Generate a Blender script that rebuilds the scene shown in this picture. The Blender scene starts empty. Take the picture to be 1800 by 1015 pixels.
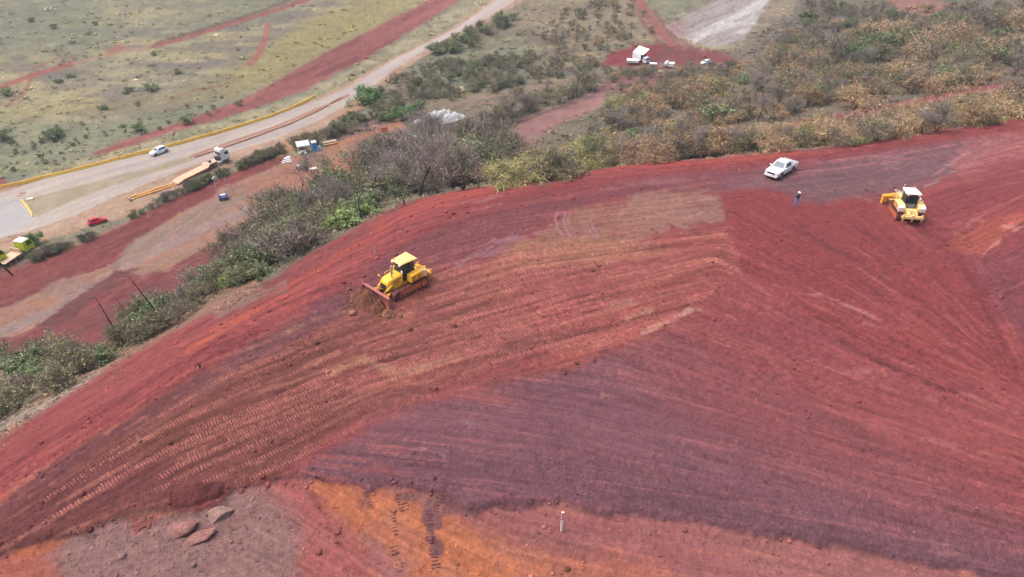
import bpy, math, random
import numpy as np
from mathutils import Vector, Matrix

sc = bpy.context.scene
# ---------------------------------------------------------------- camera
CZ = 38.0
PITCH = math.radians(37.0)
F = 1216.0                                   # focal length in photograph pixels (1800 wide)
cam_d = bpy.data.cameras.new('camera')
cam_d.sensor_width = 36.0
cam_d.lens = 36.0 * F / 1800.0
cam_d.clip_start = 0.5
cam_d.clip_end = 9000.0
cam = bpy.data.objects.new('camera', cam_d)
cam.location = (0, 0, CZ)
cam.rotation_euler = (math.radians(90) - PITCH, 0, 0)
sc.collection.objects.link(cam)
sc.camera = cam
# ---------------------------------------------------------------- sky, sun, exposure
SUN_EL, SUN_AZ = math.radians(64), math.radians(-75)      # azimuth from +Y, clockwise
world = bpy.data.worlds.new('World')
sc.world = world
world.use_nodes = True
wn = world.node_tree
for n in list(wn.nodes):
    wn.nodes.remove(n)
sky = wn.nodes.new('ShaderNodeTexSky')
sky.sky_type = 'NISHITA'
sky.sun_disc = False
sky.sun_elevation = SUN_EL
sky.sun_rotation = SUN_AZ
sky.air_density = 1.0
sky.dust_density = 6.0
sky.ozone_density = 1.0
bg = wn.nodes.new('ShaderNodeBackground')
bg.inputs['Strength'].default_value = 0.14
wo = wn.nodes.new('ShaderNodeOutputWorld')
wn.links.new(sky.outputs[0], bg.inputs[0])
wn.links.new(bg.outputs[0], wo.inputs[0])
sun_d = bpy.data.lights.new('sun', 'SUN')
sun_d.energy = 0.72
sun_d.angle = math.radians(34)
sun_d.color = (1.0, 0.95, 0.88)
sun = bpy.data.objects.new('sun', sun_d)
sdir = Vector((math.sin(SUN_AZ) * math.cos(SUN_EL), math.cos(SUN_AZ) * math.cos(SUN_EL), math.sin(SUN_EL)))
sun.rotation_euler = sdir.to_track_quat('Z', 'Y').to_euler()
sc.collection.objects.link(sun)
sc.view_settings.view_transform = 'Standard'
sc.view_settings.look = 'None'
sc.view_settings.gamma = 1.0
sc.view_settings.exposure = 0.85
sc.view_settings.use_curve_mapping = False
ILL = np.array([1.93, 1.90, 1.95])            # what a white surface facing up reflects, measured

HAZE = 0.00030
rng = np.random.default_rng(7)
R = random.Random(11)

# ---------------------------------------------------------------- small maths
SP, CP = math.sin(PITCH), math.cos(PITCH)
def ray(px, py):
    u = (np.asarray(px, float) - 900) / F
    v = (np.asarray(py, float) - 507.5) / F
    return u, CP - v * SP, -SP - v * CP
def project(x, y, z):
    dz = z - CZ
    zc = y * CP - dz * SP
    vc = -(y * SP + dz * CP)
    zc = np.where(zc < 0.5, 0.5, zc)
    return 900 + F * x / zc, 507.5 + F * vc / zc, zc
def lin(c):
    c = np.asarray(c, float) / 255.0
    return np.where(c <= 0.04045, c / 12.92, ((c + 0.055) / 1.055) ** 2.4)
def alb(c, k=1.0):
    """surface colour that shows as display colour c in this light"""
    return np.clip(lin(c) / ILL * k, 0.002, 0.85)
def sstep(a, b, x):
    t = np.clip((x - a) / (b - a), 0, 1)
    return t * t * (3 - 2 * t)
_tabs = {}
def vnoise(x, y, seed=0):
    if seed not in _tabs:
        _tabs[seed] = np.random.default_rng(1000 + seed).random((256, 256))
    T = _tabs[seed]
    xi, yi = np.floor(x).astype(int), np.floor(y).astype(int)
    fx, fy = x - xi, y - yi
    fx = fx * fx * (3 - 2 * fx); fy = fy * fy * (3 - 2 * fy)
    x0, x1, y0, y1 = xi & 255, (xi + 1) & 255, yi & 255, (yi + 1) & 255
    return (T[x0, y0] * (1 - fx) + T[x1, y0] * fx) * (1 - fy) + (T[x0, y1] * (1 - fx) + T[x1, y1] * fx) * fy
def fbm(x, y, scale, octs=4, seed=0, gain=0.55):
    a, s, tot, out = 1.0, 1.0 / scale, 0.0, 0.0
    for o in range(octs):
        out = out + a * vnoise(x * s + 17.3 * o, y * s - 9.1 * o, seed + o)
        tot += a; a *= gain; s *= 2.03
    return out / tot                                     # 0..1, mean .5

# ---------------------------------------------------------------- heights
def P_plane(x, y):
    yy = np.clip(y, 0, 130)
    return -(yy - 49) * 0.06 - np.clip(x, -60, 90) * 0.02
def hitP(px, py):
    dx, dy, dz = ray(px, py)
    t = np.full_like(np.asarray(dx, float), 60.0)
    for _ in range(40):
        z = P_plane(t * dx, t * dy)
        t = 0.5 * t + 0.5 * (z - CZ) / dz
    return t * dx, t * dy
CREST = [(-900, 1360), (-300, 1010), (0, 852), (170, 745), (350, 640), (450, 574), (560, 505), (650, 445), (740, 392),
         (830, 352), (920, 330), (1000, 315), (1100, 301), (1200, 289), (1350, 276), (1500, 260), (1650, 237), (1800, 214), (2200, 165)]
cx, cy = hitP([p[0] for p in CREST], [p[1] for p in CREST])
CW = list(zip(cx, cy))
CPOLY = CW + [(600, 100), (600, -300), (-300, -300), (-300, -60)]
VPTS = [(-300, 350, 72), (0, 350, 72), (280, 268, 71), (0, 150, 73), (0, 0, 75), (500, 50, 75), (900, 0, 75), (60, 560, 67), (200, 480, 70),
        (-200, 620, 66), (330, 400, 71), (440, 330, 71), (550, 260, 71), (700, 150, 74), (770, 195, 72), (960, 200, 68), (1080, 175, 66), (640, 160, 74),
        (900, 100, 76), (1120, 105, 74), (1000, 60, 76), (1250, 20, 75), (1450, 190, 55), (1650, 150, 56), (1800, 120, 57),
        (1750, 60, 62), (1300, 150, 66), (1500, 40, 70), (1750, 0, 68), (1240, 110, 72), (400, 180, 73), (1370, 215, 57), (1600, 200, 52), (1790, 170, 50)]
vp = np.array(VPTS, float)
_dx, _dy, _dz = ray(vp[:, 0], vp[:, 1])
_t = vp[:, 2] / -_dz
vx, vy, vz = _t * _dx, _t * _dy, CZ - vp[:, 2]
_D = np.sqrt((vx[:, None] - vx) ** 2 + (vy[:, None] - vy) ** 2)
_A = np.block([[-_D + 4.0 * np.eye(len(vx)), np.ones((len(vx), 1))], [np.ones((1, len(vx))), np.zeros((1, 1))]])
_w = np.linalg.solve(_A, np.append(vz, 0))
def V_plane(x, y):
    out = np.full(x.shape, _w[-1])
    for k in range(len(vx)):
        out -= _w[k] * np.hypot(x - vx[k], y - vy[k])
    return out
def polysd(x, y, pts, closed=True):
    """distance to a polyline (signed, negative inside, when closed)"""
    d2 = np.full(x.shape, 1e18)
    ins = np.zeros(x.shape, bool)
    n = len(pts)
    for i in range(n if closed else n - 1):
        ax, ay = pts[i]; bx, by = pts[(i + 1) % n]
        ex, ey = bx - ax, by - ay
        L = ex * ex + ey * ey + 1e-12
        t = np.clip(((x - ax) * ex + (y - ay) * ey) / L, 0, 1)
        d2 = np.minimum(d2, (x - ax - t * ex) ** 2 + (y - ay - t * ey) ** 2)
        if closed:
            c = ((ay > y) != (by > y))
            with np.errstate(divide='ignore', invalid='ignore'):
                ins ^= c & (x < ex * (y - ay) / (ey if ey != 0 else 1e-12) + ax)
    d = np.sqrt(d2)
    return np.where(ins, -d, d) if closed else d

# grid: a fan of rows that widen away from the camera
NA, NR = 1040, 780
a_f = np.linspace(-0.80, 0.80, NA)
ext = np.array([0.86, 0.95, 1.1, 1.35, 1.6, 1.9, 2.3, 2.8])
A = np.concatenate([-ext[::-1], a_f, ext])
y_f = 45.0 / np.tan(np.radians(np.linspace(70.0, 8.0, NR)))
Yr = np.concatenate([[-60, -35, -20, -8, 0, 6, 10.5], y_f, np.array([360, 400, 460, 560, 700, 850, 1000, 1200, 1450, 1800.0])])
nA, nR = len(A), len(Yr)
W = np.maximum(Yr + 20, 34.0)
GX = A[None, :] * W[:, None]
GY = np.repeat(Yr[:, None], nA, 1)
FR0, FA0 = 7, len(ext)                         # first fine row / column

crest_sd = polysd(GX, GY, CPOLY)               # negative on the fill platform
plat = P_plane(GX, GY)
slope = plat - 0.5 * np.maximum(crest_sd, 0) * (1 + 0.12 * (fbm(GX, GY, 9, 3, 5) - 0.5))
slope = np.where(crest_sd > 0, slope + 0.5 * np.clip(np.minimum(crest_sd, 2.0), 0, 2) * 0.5, slope)
val = V_plane(GX, GY) + (fbm(GX, GY, 30, 4, 21) - 0.5) * 2.2 * sstep(90, 200, GY)
val = np.where(GY > 330, val + np.clip((GY - 330) * 0.02, 0, 25), val)
k = 1.5
Z = np.where(crest_sd < 0, plat, np.maximum(val, slope) + k * np.exp(-np.abs(val - slope) / k) * 0.5 * (crest_sd > 3))
# right-hand bank that rises beyond the crease where the second bulldozer works
CREASE = [(1560, 320), (1605, 368), (1645, 400), (1680, 440), (1715, 495), (1745, 560), (1775, 640), (1830, 760), (1900, 900)]
qx, qy = hitP([p[0] for p in CREASE], [p[1] for p in CREASE])
BANKP = list(zip(qx, qy)) + [(80, 5), (500, 5), (500, 300)] + [tuple(q) for q in zip(*hitP([2100, 1800, 1660], [150, 255, 300]))]
bank_sd = polysd(GX, GY, BANKP)
bank = np.clip(-bank_sd, 0, 25)
Z = Z + np.where(crest_sd < 0, 0.22 * bank * sstep(0, -9, crest_sd) + 0.25 * sstep(2.5, 0, np.abs(bank_sd + 0.6)) * sstep(0, -9, crest_sd), 0)
# pad left below the fill, in front: its ragged lip
LIP = [(-400, 1120), (0, 974), (90, 944), (150, 938), (205, 912), (262, 893), (330, 895), (380, 882), (402, 862), (480, 843), (540, 838), (585, 842),
       (640, 855), (705, 858), (788, 866), (792, 880), (835, 889), (905, 884), (985, 880), (1012, 893), (1060, 906), (1110, 904),
       (1300, 931), (1450, 957), (1600, 984), (1800, 1020), (2300, 1100), (2300, 2400), (-800, 2400), (-800, 1200)]
lx, ly = hitP([p[0] for p in LIP[:27]], [min(p[1], 1160) for p in LIP[:27]])
LIPP = list(zip(lx, ly)) + [(120, -80), (-120, -80)]
lip_sd = polysd(GX + (fbm(GX, GY, 1.6, 3, 44) - .5) * 0.9, GY + (fbm(GX, GY, 1.3, 3, 47) - .5) * 0.9, LIPP)
Z = Z - 0.34 * sstep(0.6, -0.6, lip_sd)
Z = Z + 0.06 * sstep(-0.1, 0.5, lip_sd) * sstep(3.0, 0.8, lip_sd)      # low ridge on the fill's lip

def gidx(x, y):
    r = np.interp(y, Yr, np.arange(nR))
    w = np.maximum(y + 20, 34.0)
    c = np.interp(x / w, A, np.arange(nA))
    return r, c
def bil(arr, r, c):
    r0 = np.clip(np.floor(r).astype(int), 0, nR - 2); c0 = np.clip(np.floor(c).astype(int), 0, nA - 2)
    fr, fc = r - r0, c - c0
    if arr.ndim == 3:
        fr, fc = fr[..., None], fc[..., None]
    return (arr[r0, c0] * (1 - fc) + arr[r0, c0 + 1] * fc) * (1 - fr) + (arr[r0 + 1, c0] * (1 - fc) + arr[r0 + 1, c0 + 1] * fc) * fr
def height(x, y):
    r, c = gidx(np.asarray(x, float), np.asarray(y, float))
    return bil(Z, r, c)
TS = np.geomspace(18, 700, 900)
def hit(px, py):
    """world points on the terrain under photograph pixels"""
    px, py = np.atleast_1d(np.asarray(px, float)), np.atleast_1d(np.asarray(py, float))
    outx, outy = np.empty_like(px), np.empty_like(px)
    for s in range(0, len(px), 4000):
        dx, dy, dz = ray(px[s:s + 4000], py[s:s + 4000])
        X, Y_, Z_ = TS[None] * dx[:, None], TS[None] * dy[:, None], CZ + TS[None] * dz[:, None]
        below = Z_ < height(X, Y_)
        k = np.argmax(below, 1)
        k = np.where(below.any(1), k, len(TS) - 1)
        lo, hi = TS[np.maximum(k - 1, 0)], TS[k]
        for _ in range(12):
            m = 0.5 * (lo + hi)
            b = CZ + m * dz < height(m * dx, m * dy)
            hi = np.where(b, m, hi); lo = np.where(b, lo, m)
        outx[s:s + 4000], outy[s:s + 4000] = hi * dx, hi * dy
    return outx, outy
def at(px, py):
    x, y = hit([px], [py])
    return Vector((float(x[0]), float(y[0]), float(height(x, y)[0])))
def scale_at(px, py):
    p = at(px, py)
    return F / (p.y * CP - (p.z - CZ) * SP)

# ---------------------------------------------------------------- direction field of scrapes and ruts
GUIDES = [
 [(0, 965), (300, 790), (640, 650), (1000, 545), (1250, 480)], [(0, 880), (350, 650), (700, 510), (900, 450), (1250, 405)],
 [(0, 790), (300, 600), (560, 460), (740, 370), (1000, 315), (1350, 283), (1800, 215)], [(700, 420), (850, 370), (1200, 330), (1500, 300), (1800, 240)],
 [(400, 860), (700, 720), (900, 650), (1150, 580)], [(0, 700), (300, 560), (560, 400), (740, 345)],
 [(700, 700), (1000, 745), (1400, 850), (1800, 960)], [(1180, 570), (1500, 690), (1800, 790)], [(1280, 450), (1500, 560), (1800, 700)],
 [(1300, 370), (1500, 480), (1680, 600), (1800, 680)], [(1480, 370), (1650, 500), (1750, 600)], [(560, 810), (900, 845), (1300, 905), (1800, 1000)],
 [(1660, 440), (1800, 380)], [(1690, 520), (1800, 470)], [(1640, 390), (1800, 325)], [(1600, 380), (1700, 470), (1760, 580), (1800, 660)],
 [(560, 855), (700, 950), (830, 1015)], [(720, 880), (900, 960), (1150, 1015)], [(1000, 900), (1400, 960), (1700, 1015)], [(0, 1000), (300, 930)],
 [(0, 140), (300, 80), (540, 0)], [(0, 330), (300, 250), (600, 150), (900, 0)], [(0, 560), (300, 430), (450, 340)], [(800, 290), (900, 220), (1100, 160)],
 [(1200, 200), (1500, 190), (1800, 140)], [(1125, 0), (1190, 80)], [(1190, 70), (1350, 0)], [(0, 60), (400, 0)], [(0, 240), (400, 150), (760, 0)],
 [(1300, 60), (1800, 40)], [(950, 90), (1100, 60)]]
gx, gy, gdx, gdy, gw = [], [], [], [], []
for g in GUIDES:
    for (x0, y0), (x1, y1) in zip(g[:-1], g[1:]):
        n = max(2, int(math.hypot(x1 - x0, y1 - y0) / 60))
        ts = (np.arange(n) + 0.5) / n
        X, Y_ = hit(x0 + (x1 - x0) * ts, y0 + (y1 - y0) * ts)
        X2, Y2 = hit(x0 + (x1 - x0) * (ts + 0.02), y0 + (y1 - y0) * (ts + 0.02))
        r, c = gidx(X, Y_); r2, c2 = gidx(X2, Y2)
        L = np.hypot(r2 - r, c2 - c) + 1e-9
        gx += list(c); gy += list(r); gdx += list((c2 - c) / L); gdy += list((r2 - r) / L)
gx, gy, gdx, gdy = map(np.array, (gx, gy, gdx, gdy))
st = 4
cc, rr = np.meshgrid(np.arange(0, nA + st, st), np.arange(0, nR + st, st))
d2 = (cc[..., None] - gx) ** 2 + (rr[..., None] - gy) ** 2 + 40.0
ZB = [(1262, 300), (1272, 345), (1282, 405), (1318, 470), (1185, 573), (1100, 605), (1010, 642), (860, 672), (700, 722), (560, 800), (480, 845), (300, 1300), (2600, 1300), (2600, 420), (1500, 352), (1380, 338)]
bxz, byz = hitP([p[0] for p in ZB], [p[1] for p in ZB])
zpoly = list(zip(bxz, byz))
def wxy(r, c):
    y = np.interp(r, np.arange(nR), Yr); return np.interp(c, np.arange(nA), A) * np.maximum(y + 20, 34), y
zg = polysd(*wxy(gy, gx), zpoly) < 0
zc2 = polysd(*wxy(rr, cc), zpoly) < 0
wgt = np.where(zc2[..., None] == zg, 1.0, 1e-4) / d2 ** 2.4
c2a = (wgt * (gdx ** 2 - gdy ** 2)).sum(-1); s2a = (wgt * 2 * gdx * gdy).sum(-1)
ang = 0.5 * np.arctan2(s2a, c2a)
DX, DY = np.cos(2 * ang), np.sin(2 * ang)
def upsample(a):
    r = np.arange(nR) / st; c = np.arange(nA) / st
    r0, c0 = np.floor(r).astype(int), np.floor(c).astype(int)
    fr, fc = (r - r0)[:, None], (c - c0)[None]
    return (a[r0][:, c0] * (1 - fc) + a[r0][:, c0 + 1] * fc) * (1 - fr) + (a[r0 + 1][:, c0] * (1 - fc) + a[r0 + 1][:, c0 + 1] * fc) * fr
ang = 0.5 * np.arctan2(upsample(DY), upsample(DX))
DX, DY = np.cos(ang).astype(np.float32), np.sin(ang).astype(np.float32)
DX[np.abs(DX) < 1e-4] = 1e-4
def blur(a, n):
    for _ in range(n):
        a = (a + np.roll(a, 1, 0) + np.roll(a, -1, 0)) / 3
        a = (a + np.roll(a, 1, 1) + np.roll(a, -1, 1)) / 3
    return a
def lic(noise, steps, step=1.0):
    out = noise.copy()
    for sgn in (1, -1):
        r = np.repeat(np.arange(nR, dtype=np.float32)[:, None], nA, 1); c = np.repeat(np.arange(nA, dtype=np.float32)[None], nR, 0)
        px_, py_ = DX * sgn, DY * sgn
        for _ in range(steps):
            r = np.clip(r + py_ * step, 0, nR - 1); c = np.clip(c + px_ * step, 0, nA - 1)
            ri, ci = np.rint(r).astype(np.int32), np.rint(c).astype(np.int32)
            out += noise[ri, ci]
            nx, ny = DX[ri, ci], DY[ri, ci]
            s = np.sign(nx * px_ + ny * py_); s[s == 0] = 1
            px_, py_ = nx * s, ny * s
    out -= out.mean(); out /= out.std()
    return out
n0 = rng.standard_normal((nR, nA)).astype(np.float32)
L1 = lic(n0, 26)                                        # fine scrapes
L2 = lic(blur(rng.standard_normal((nR, nA)).astype(np.float32), 2), 26, 1.5)     # medium
L3 = lic(blur(rng.standard_normal((nR, nA)).astype(np.float32), 14), 26, 3.0)    # broad bands
def wnoise(sc_, seed):
    a_ = vnoise(GX / sc_, GY / sc_, seed) + .6 * vnoise(GX / sc_ * 1.9 + 5, GY / sc_ * 1.9, seed + 1)
    return (a_ - a_.mean()) / a_.std()
_wf = [sstep(28, 40, GY), sstep(60, 85, GY), sstep(110, 160, GY)]
n1 = wnoise(.13, 201) * (1 - _wf[0]) + wnoise(.22, 203) * (_wf[0] - _wf[1]) + wnoise(.4, 205) * (_wf[1] - _wf[2]) + wnoise(.8, 207) * _wf[2]
n2 = wnoise(.36, 211) * (1 - _wf[0]) + wnoise(.55, 213) * (_wf[0] - _wf[1]) + wnoise(1.1, 215) * (_wf[1] - _wf[2]) + wnoise(2.2, 217) * _wf[2]
# ---------------------------------------------------------------- colours of the ground
PX, PY, _ = project(GX, GY, Z)
COL = np.zeros((nR, nA, 3))
VEG = np.zeros((nR, nA))                       # how overgrown a spot is
wn1 = fbm(GX, GY, 3.0, 4, 61) - 0.5
wn2 = fbm(GX, GY, 14.0, 4, 71) - 0.5
wn3 = fbm(GX, GY, 0.9, 3, 81) - 0.5
onfill = (crest_sd < 1.5) & (lip_sd > 0)
front = (lip_sd <= 0) & (crest_sd < 1.5)
valley = crest_sd >= 1.5
WARP = np.where(GY > 110, 16.0, 34.0)
def m_poly(pts, feather=6, warp=1.0, region=None):
    P_ = np.array(pts, float)
    pad = feather + 30
    sel = (PX > P_[:, 0].min() - pad) & (PX < P_[:, 0].max() + pad) & (PY > P_[:, 1].min() - pad) & (PY < P_[:, 1].max() + pad)
    if region is not None:
        sel &= region
    out = np.zeros((nR, nA))
    sd = polysd(PX[sel], PY[sel], pts)
    sd = sd + warp * (wn1[sel] * 1.4 * WARP[sel] * 0.5 + wn3[sel] * WARP[sel] * 0.5)
    out[sel] = sstep(feather, -feather, sd)
    return out
def m_line(pts, w, feather=2, warp=0.3, region=None):
    P_ = np.array(pts, float)
    pad = w + feather + 20
    sel = (PX > P_[:, 0].min() - pad) & (PX < P_[:, 0].max() + pad) & (PY > P_[:, 1].min() - pad) & (PY < P_[:, 1].max() + pad)
    if region is not None:
        sel &= region
    out = np.zeros((nR, nA))
    sd = polysd(PX[sel], PY[sel], pts, False) - w
    sd = sd + warp * (wn1[sel] * WARP[sel] * 0.5 + wn3[sel] * WARP[sel] * 0.6)
    out[sel] = sstep(feather, -feather, sd)
    return out
def paint(m, c, a=1.0, k=1.0):
    m = (np.clip(m * a, 0, 1))[..., None]
    c = np.asarray(c, float)
    if c[0] > c[1] + 25:
        gm = c.mean(); gm = c.mean(); c = gm + (c - gm) * .95; c = 13 + 0.94 * c      # dusty, paler earth
    else:
        gm = c.mean(); c = gm + (c - gm) * .85; c = 14 + 0.97 * c
    COL[:] = COL * (1 - m) + alb(c, k) * m
def streak(L, lo, hi):
    return sstep(lo, hi, L)

# --- the valley
g1 = fbm(GX, GY, 26, 5, 91); g2 = fbm(GX * 0.6 + GY * 0.3, GY * 1.6, 9, 4, 97); g3 = fbm(GX, GY, 60, 3, 99); g4 = fbm(GX, GY, 4, 3, 93)
COL[:] = alb((156, 146, 124))
paint(sstep(0.50, 0.62, g1), (176, 160, 112))
paint(sstep(0.50, 0.36, g2), (126, 114, 104), 0.8)
paint(sstep(0.56, 0.68, g2), (180, 166, 124), 0.75)
paint(sstep(0.55, 0.7, g3), (128, 134, 102), 0.6)
paint(sstep(0.56, 0.68, g4), (116, 108, 92), 0.5)
VEG[:] = 0.55
paint(m_poly([(0, 215), (150, 205), (330, 190), (480, 150), (560, 105), (690, 40), (740, 0), (620, 0), (480, 75), (300, 165), (160, 180), (0, 190)], 14, 1, valley), (156, 142, 88), 0.55)
paint(m_poly([(-300, 330), (-300, 200), (0, 215), (150, 215), (330, 190), (480, 150), (520, 150), (400, 195), (250, 240), (160, 268), (100, 300), (0, 325)], 12, 1, valley), (132, 140, 104), 0.6)
paint(m_poly([(560, 20), (700, 0), (745, 0), (640, 60), (500, 130), (400, 170), (430, 120)], 16, 1, valley), (170, 152, 84), 0.6)
cs_ = m_poly([(690, 110), (830, 60), (910, 0), (1130, 0), (1180, 85), (1060, 110), (900, 160), (740, 190), (650, 170)], 12, 1, valley)
paint(cs_, (142, 126, 100), 0.85); paint(cs_ * sstep(.44, .56, g4), (116, 106, 84), .85); paint(cs_ * sstep(.50, .60, g2), (170, 146, 110), .7); paint(cs_ * sstep(.42, .3, g2), (112, 92, 84), .6); VEG = np.maximum(VEG, cs_ * .9)
paint(m_poly([(700, 120), (800, 80), (900, 60), (960, 100), (900, 150), (760, 180)], 14, 1, valley), (126, 128, 100), 0.7)
paint(m_poly([(880, 10), (1120, 0), (1160, 60), (1050, 95), (950, 60)], 14, 1, valley), (156, 136, 108), 0.7)
# woods floor
wood = [(600, 210), (740, 190), (900, 165), (1050, 130), (1170, 112), (1300, 80), (1400, 20), (1420, -40), (2300, -60), (2300, 300), (1800, 225), (1350, 285), (1000, 322), (740, 400), (560, 500), (330, 640),
        (100, 740), (-200, 900), (-200, 620), (60, 615), (170, 610), (240, 560), (330, 500), (370, 460), (430, 400), (470, 340), (560, 290)]
wm = m_poly(wood, 8, 0.8, valley)
paint(wm, (128, 112, 96), 0.95)
paint(wm * sstep(0.52, 0.66, g4), (152, 118, 100), 0.7)
paint(wm * sstep(0.5, 0.34, g2), (104, 106, 80), 0.6)
VEG = np.maximum(VEG, wm)
hid = sstep(3, 6, crest_sd) * sstep(0.3, 1.0, slope - val)
paint(hid * valley * (PY < 420) * (PX > 700), (122, 104, 88), 0.8)
paint(m_poly([(1400, 0), (1500, 10), (1560, 40), (1480, 80), (1380, 110), (1320, 90)], 12, 1, valley), (112, 102, 94), 0.7)
paint(m_poly([(1550, -20), (1590, -30), (1640, 0), (1680, 10), (1660, 30), (1580, 25)], 8, 1, valley), (178, 116, 108), 0.8)
paint(m_poly([(1330, 0), (1400, 0), (1390, 30), (1340, 40)], 8, 1, valley), (160, 136, 108), 0.7)
# verge between barrier and red strip, strip of scraped red earth
verge = m_poly([(-60, 372), (0, 330), (160, 275), (280, 245), (420, 205), (520, 172), (600, 132), (680, 88), (760, 40), (815, 0), (880, 0), (800, 48), (680, 108), (600, 157), (560, 173), (400, 228), (270, 262), (120, 300), (-60, 385)], 4, 0.4, valley)
paint(verge, (178, 164, 124), 0.9)
paint(verge * sstep(0.5, 0.62, g4), (140, 132, 92), 0.8)
VEG = np.where(verge > 0.5, 0.5, VEG)
rs = m_poly([(160, 270), (220, 247), (290, 224), (420, 178), (470, 152), (560, 100), (640, 58), (720, 18), (765, -5), (815, -5), (760, 32), (680, 82), (600, 126), (520, 166), (420, 200), (280, 240), (170, 276)], 3, 0.5, valley)
rs = np.maximum(rs, m_poly([(-80, 330), (0, 312), (20, 325), (0, 335), (-80, 372)], 3, 0.6, valley))
paint(rs, (160, 86, 82))
paint(rs * streak(L2, 0.2, 1.5), (184, 108, 98), 0.7)
paint(rs * streak(-L2, 0.6, 1.8), (126, 60, 62), 0.7)
VEG *= 1 - rs
# earth tracks across the field
for pts, w, c, a in [
    ([(-60, 172), (0, 154), (60, 132), (130, 112)], 4.5, (176, 92, 82), .9), ([(130, 112), (200, 94), (270, 80), (300, 72)], 2.5, (180, 140, 110), .8),
    ([(270, 82), (330, 66), (400, 45), (480, 20), (545, -2)], 3.6, (160, 84, 78), .95), ([(275, 76), (335, 58), (405, 38), (480, 12), (520, -4)], 2.2, (112, 74, 66), .9),
    ([(10, 188), (40, 165), (55, 140)], 3, (156, 86, 78), .7), ([(60, 120), (100, 104), (130, 100)], 2.5, (156, 90, 80), .6), ([(190, 92), (215, 82)], 5, (176, 100, 88), .7),
    ([(440, 112), (455, 95), (468, 65), (470, 45)], 6, (178, 96, 82), .75), ([(300, 175), (340, 160), (390, 150)], 2, (160, 100, 88), .6), ([(280, 200), (400, 165), (560, 105)], 1.5, (140, 110, 90), .5),
    ([(1122, -5), (1140, 28), (1165, 60), (1192, 84)], 7, (168, 96, 90), .95), ([(1112, 0), (1130, 40), (1160, 75)], 4, (150, 76, 68), .7), ([(1150, 20), (1180, 60), (1215, 82)], 4, (140, 76, 72), .7)]:
    m = m_line(pts, w, 1.8, 0.25, valley)
    paint(m, c, a); VEG *= 1 - m
m = m_poly([(1172, 46), (1215, 26), (1262, 0), (1300, -20), (1365, -20), (1340, 20), (1308, 68), (1262, 82), (1225, 78), (1190, 60)], 4, 0.7, valley)
paint(m, (176, 160, 156)); paint(m * streak(L2, -0.3, 1.2), (214, 206, 204), .85); paint(m * streak(-L1, 0.8, 2), (128, 108, 104), .7)
paint(m * sstep(1225, 1180, PX), (172, 116, 108), .8); VEG *= 1 - m * 0.85
m = m_poly([(1040, 120), (1075, 98), (1110, 84), (1160, 78), (1250, 88), (1300, 104), (1270, 114), (1200, 120), (1130, 120)], 5, 1.2, valley)
paint(m, (140, 72, 72)); paint(m * sstep(.5, .62, g4), (118, 66, 62), .7); VEG *= 1 - m * 0.8
paint(m_poly([(1075, 92), (1120, 80), (1170, 78), (1150, 100), (1100, 112), (1055, 120)], 3, 0.3, valley), (148, 54, 60), .9)
m = m_poly([(1040, 160), (1080, 135), (1160, 128), (1200, 140), (1120, 160)], 6, 1.2, valley); paint(m, (150, 82, 84), .6); VEG *= 1 - m * 0.5
# roads of the site behind the woods
m = m_poly([(868, 262), (872, 240), (905, 215), (960, 192), (1040, 165), (1070, 160), (1060, 185), (1020, 205), (960, 228), (920, 262)], 4, 0.4, valley)
paint(m, (166, 116, 112)); paint(m * streak(L2, 0.3, 1.4), (184, 136, 130), .7); paint(m_line([(880, 240), (915, 214), (965, 196), (1045, 168)], 2.5, 2, .2, valley), (120, 92, 84), .8); VEG *= 1 - m
m = m_line([(735, 196), (800, 181), (900, 163), (1000, 142), (1060, 130), (1180, 112)], 3.5, 2, .3, valley); paint(m, (160, 128, 108), .8); VEG *= 1 - m * .9
m = m_poly([(1290, 262), (1340, 226), (1450, 204), (1560, 184), (1700, 156), (1830, 136), (1830, 172), (1650, 198), (1500, 226), (1400, 244)], 4, 0.6, valley)
paint(m, (166, 84, 86)); paint(m * streak(L2, .2, 1.4), (190, 112, 108), .7); paint(m_line([(1400, 214), (1500, 204), (1600, 190), (1700, 170), (1800, 150)], 4, 3, .4, valley), (128, 56, 64), .8); VEG *= 1 - m * .9
m = m_poly([(1215, 245), (1260, 215), (1300, 215), (1290, 245), (1240, 258)], 5, 1, valley); paint(m, (166, 92, 88), .7); VEG *= 1 - m * .6
# asphalt road with its shoulder and median
sh = m_poly([(-80, 385), (0, 330), (120, 298), (270, 262), (400, 227), (560, 172), (600, 155), (680, 107), (800, 46), (868, -2), (925, -2), (852, 42), (760, 90), (705, 125), (665, 158), (640, 190), (600, 208), (560, 240), (500, 256), (430, 286),
             (330, 326), (230, 378), (150, 402), (60, 428), (0, 445), (-80, 470)], 2.5, 0.15, valley)
paint(sh, (202, 164, 138)); paint(sh * sstep(0.48, 0.6, g4), (190, 142, 112), .7); VEG *= 1 - sh
paint(m_poly([(470, 268), (500, 250), (560, 232), (600, 200), (640, 185), (600, 215), (560, 245), (500, 275)], 3, 0.4, valley), (206, 146, 104), .8)
rd = m_poly([(-80, 395), (0, 340), (120, 303), (270, 267), (400, 232), (560, 177), (610, 156), (690, 106), (800, 51), (873, 0), (912, -4), (845, 38), (752, 84), (690, 124), (655, 152), (600, 190), (560, 212), (470, 250), (380, 275), (300, 306), (200, 346), (130, 380), (60, 403), (0, 418), (-80, 440)], 1.5, 0.05, valley)
paint(rd, (210, 190, 176)); paint(rd * streak(L2, .2, 1.6), (222, 206, 194), .7); paint(rd * streak(-L2, .4, 1.7), (196, 178, 176), .8)
paint(rd * m_poly([(-80, 380), (0, 352), (42, 352), (66, 385), (0, 420), (-80, 430)], 8, .4, valley), (198, 194, 196), .8)
paint(rd * sstep(610, 680, PX), (216, 192, 184), .8)
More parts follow.
